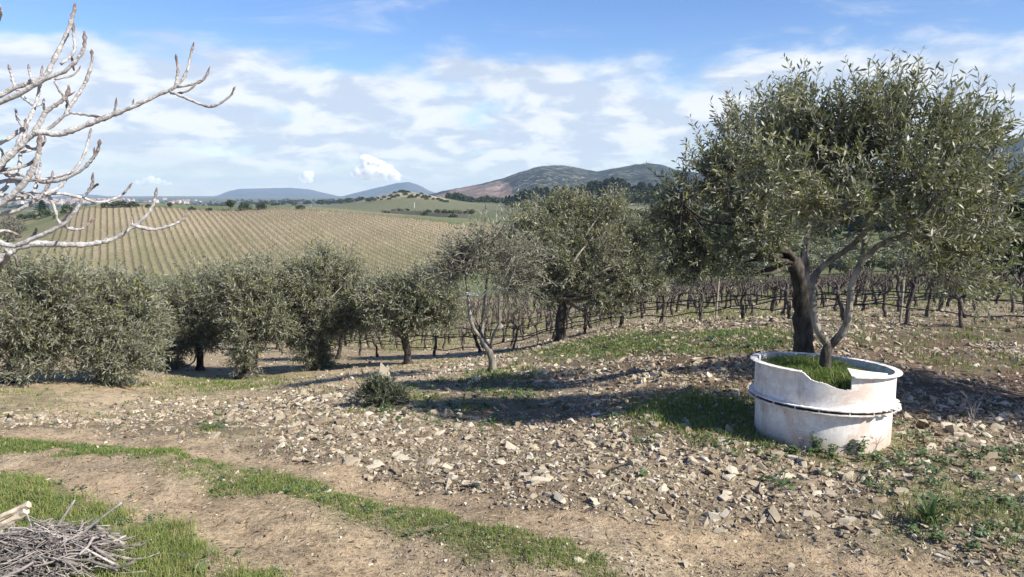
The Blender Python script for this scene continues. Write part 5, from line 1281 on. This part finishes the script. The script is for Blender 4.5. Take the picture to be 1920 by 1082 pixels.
def strap(root, g):
    lf, dead = MB(), MB()
    for i in range(34):
        a = rng.uniform(0, 6.28); L = rng.uniform(.10, .24); sp = rng.uniform(.25, 1.1); n = 6; t = np.linspace(0, 1, n)
        r = sp * L * t ** 1.3; z = L * (t - .55 * sp * t * t); c = np.stack((r * math.cos(a), r * math.sin(a), z), -1) + rng.normal(0, .012, 3) * np.array((1, 1, 0)); s = np.array((-math.sin(a), math.cos(a), 0)) * .0065
        w = np.array((.7, 1, 1, .85, .55, .1))[:, None]; V = np.concatenate((c - s * w, c + s * w)); Q = [(k, k + 1, n + k + 1, n + k) for k in range(n - 1)]
        lf.add(V, None, Q, np.clip(rng.normal(.35, .2), 0, 1))
    lf.build('leaves', M_WEED, root)
plant('strap_leaved_plant', 1740, 985, 'clump of long strap shaped leaves in the lower right weeds', strap)
def upright(h, n, tone, mat=M_WEED, dead=False):
    def f(root, g):
        st, lf = MB(), MB()
        for i in range(n):
            a = rng.uniform(0, 6.28); tip = np.array((math.cos(a) * .3, math.sin(a) * .3, 1.0)) * h * rng.uniform(.6, 1.1); P = resample([(0, 0, 0), tip * .5 + rng.normal(0, .008, 3), tip], .03); st.tube(P, np.linspace(.0028, .0014, len(P)), 4, var=.8)
            if not dead:
                for p in P[1:]:
                    k = 4; b = rng.uniform(0, 6.28, k); weed_leaf(lf, np.repeat(p[None], k, 0), np.stack((np.cos(b), np.sin(b), np.full(k, .5)), -1), rng.uniform(.02, .04, k), rng.uniform(.005, .009, k), np.clip(rng.normal(tone, .15, k), 0, 1))
            else:
                for q in range(3):
                    p = P[rng.integers(len(P) // 3, len(P))]; e = p + np.array((rng.normal(0, .03), rng.normal(0, .03), rng.uniform(.02, .06))); st.tube([p, e], [.0014, .0009], 3, var=.9)
        st.build('stem', M_STICK if dead else M_WEED, root)
        if not dead: lf.build('leaves', mat, root)
    return f
for (px, py, h, n, lab) in [(1533,850,.13,7,'bushy green weed against the left front of the planter'),(1590,852,.10,6,'leafy weed against the middle front of the planter'),(1612,852,.12,5,'tall leafy weed against the right front of the planter'),(1560,862,.08,7,'low leafy weed before the planter'),(1490,858,.07,7,'low spreading weed at the left foot of the planter')]:
    plant('weed', px, py, lab, upright(h, n, .5), 'weed', 'tall weeds before the planter')
plant('dry_stalk', 1822, 800, 'dry branching stalks standing among stones at right', upright(.22, 5, .5, dead=True))
plant('dry_stalk', 1640, 846, 'bare dry stalk before the right front of the planter', upright(.15, 2, .5, dead=True))
plant('dry_stalk', 1500, 842, 'thin dark dry stalk before the left front of the planter', upright(.12, 2, .5, dead=True))

# dark low shrub with dead branches
g = ground_pt(715, 762); root = empty('shrub', g, 'dark low shrub with silvery leaves before the boulder', 'shrub'); s0 = g[1] / FPX * .88
lob = [(g[0] + dx * s0, g[1] + dy * s0, g[2] + dz * s0, r * s0) for dx, dy, dz, r in [(-10, 10, 38, 22), (12, 8, 34, 22), (-28, 0, 22, 16), (26, 0, 18, 20), (0, -4, 16, 24), (38, 6, 16, 12)]]
tw, lf = crown(lob, 420, .09, 6, .036, False, up=.5); tw.build('twigs', M_TWIG, root, g); lf.build('leaves', M_SHRUB, root, g)
g2 = ground_pt(672, 752); mb = MB()
for i in range(26):
    a = rng.uniform(0, 6.28); L = rng.uniform(.1, .3); c = g2 + np.array((rng.normal(0, .06), rng.normal(0, .05), rng.uniform(.0, .07))); e = c + np.array((math.cos(a) * L, math.sin(a) * L * .6, rng.uniform(-.01, .12))); e[2] = max(e[2], g2[2]); mb.tube(resample([c, (c + e) / 2 + rng.normal(0, .02, 3), e], .06), .004, 4, var=rng.random())
tag(mb.build('dead_branches', M_STICK, None), 'small tangle of dead grey branches left of the dark shrub', 'branches', kind='stuff')

# fallen leaves and straw on the ground
n = 16000; y = 3.0 * np.exp(rng.random(n) * math.log(12 / 3.0)); x = rng.uniform(-.76, .76, n) * y; k = ~masks(x, y)['bank']; x, y = x[k], y[k]; n = len(x)
mb = MB(); P = np.stack((x, y, Z(x, y) + .006), -1); a = rng.uniform(0, 6.28, n); l = rng.uniform(.012, .05, n); leaves(mb, P, np.stack((np.cos(a), np.sin(a), rng.normal(0, .22, n)), -1), l, l * rng.uniform(.08, .3, n), rng.random(n), False)
tag(mb.build('litter', M_DEAD, None), 'dry leaves and straw scattered over ground and track', 'litter', kind='stuff')

# ------------------------------------------------------------------ heap of pruned sticks, lower left
def heap():
    c = W(70, 1080, 3.15); c[2] = Z(c[0], c[1])[0]; ax, ay, H = .37, .34, .20
    def surf(x, y): return c[2] + H * max(0.0, 1 - ((x - c[0]) / ax) ** 2 - ((y - c[1]) / ay) ** 2) ** .8
    labs = ['crooked grey pruned stick lying in the brushwood heap', 'thin pale pruned stick lying in the brushwood heap']
    def stick(i, fine):
        x, y = c[0] + rng.normal(0, ax * .5), c[1] + rng.normal(0, ay * .5); a = rng.normal(.1, .75) + (math.pi if rng.random() < .5 else 0); L = rng.uniform(.12, .30) if fine else rng.uniform(.18, .42)
        d = np.array((math.cos(a), math.sin(a) * .8, 0)); n = 5; P = []
        lift = rng.uniform(-.05, .02) if fine else rng.uniform(-.01, .03)
        for t in np.linspace(-.5, .5, n):
            q = np.array((x, y, 0)) + d * L * t; P.append((q[0], q[1], surf(q[0], q[1]) + lift))
        P = np.array(P); P[:, 2] = P[:, 2].mean() * .6 + P[:, 2] * .4 + rng.normal(0, .03) * np.linspace(-1, 1, n); P[1:-1] += rng.normal(0, .008, (n - 2, 3)); P[:, 2] = np.maximum(P[:, 2], c[2] + .004)
        r0 = rng.uniform(.0016, .0036) if fine else rng.uniform(.0035, .0085)
        return resample(P, .05), r0
    mb = MB()
    for i in range(620):
        P, r = stick(i, True); mb.tube(P, np.linspace(r, r * .5, len(P)), 4, var=np.clip(rng.normal(.5, .25), 0, 1))
    tag(mb.build('brushwood', M_STICK, None), 'tangle of thin grey prunings filling the lower left heap', 'brushwood', kind='stuff')
    for i in range(64):
        P, r = stick(i, False); m = MB(); m.tube(P, np.linspace(r, r * .65, len(P)) * (1 + .12 * rng.normal(size=len(P)).clip(-1, 1)), 7, var=np.clip(rng.normal(.62, .22), 0, 1)); tag(m.build('stick', M_STICK, None, None, True), ('thick ' if r > .007 else 'thin ' if r < .005 else '') + ['crooked grey', 'pale dry'][i % 2] + ' pruned stick ' + ('on top' if P[:, 2].mean() > c[2] + .13 else 'low down') + (' at the left' if P[:, 0].mean() < c[0] - .05 else ' at the right') + ' of the brushwood heap', 'stick', 'pruned sticks in the brushwood heap')
    for pts, r, lab in [([(82,1018),(108,985),(140,938)], .0075, 'stick with a knob poking up out of the heap'), ([(112,1048),(150,1005),(185,975),(228,943)], .008, 'forked long stick pointing right out of the heap'), ([(-20,996),(40,1012),(90,1030),(135,1068)], .010, 'thick pale stick lying across the front of the heap'),
            ([(50,963),(58,985),(64,1008)], .004, 'short thin stick standing at the back of the heap'), ([(135,1070),(190,1058),(252,1049)], .004, 'thin twig reaching right over the grass'), ([(98,982),(92,998),(86,1012)], .0075, 'dark short stub beside the poking stick'), ([(130,1052),(190,1036),(235,1030)], .0035, 'fine twig fanning out above the grass'), ([(18,1000),(26,980),(26,1030)], .003, 'fine upright twig at the left of the heap')]:
        P = resample([W(a, b, 3.25 + .0006 * k) for k, (a, b) in enumerate(pts)], .03); m = MB(); m.tube(P, np.linspace(r, r * .6, len(P)) * (1 + .10 * rng.normal(size=len(P)).clip(-1, 1)), 7, var=.8); tag(m.build('stick', M_STICK, None, None, True), lab, 'stick', 'pruned sticks in the brushwood heap')
    for (pts, r, lab) in [([(-40,985),(10,966),(54,946)], .017, 'pale split log lying behind the heap, upper one'), ([(-40,1003),(5,985),(50,957)], .020, 'pale split log lying behind the heap, lower one')]:
        P = resample([W(a, b, 3.5) for a, b in pts], .04); m = MB(); m.tube(P, r, 6, var=.6, rough=.18); tag(m.build('log', M_SPLIT, None), lab, 'log', 'split logs by the heap')
heap()
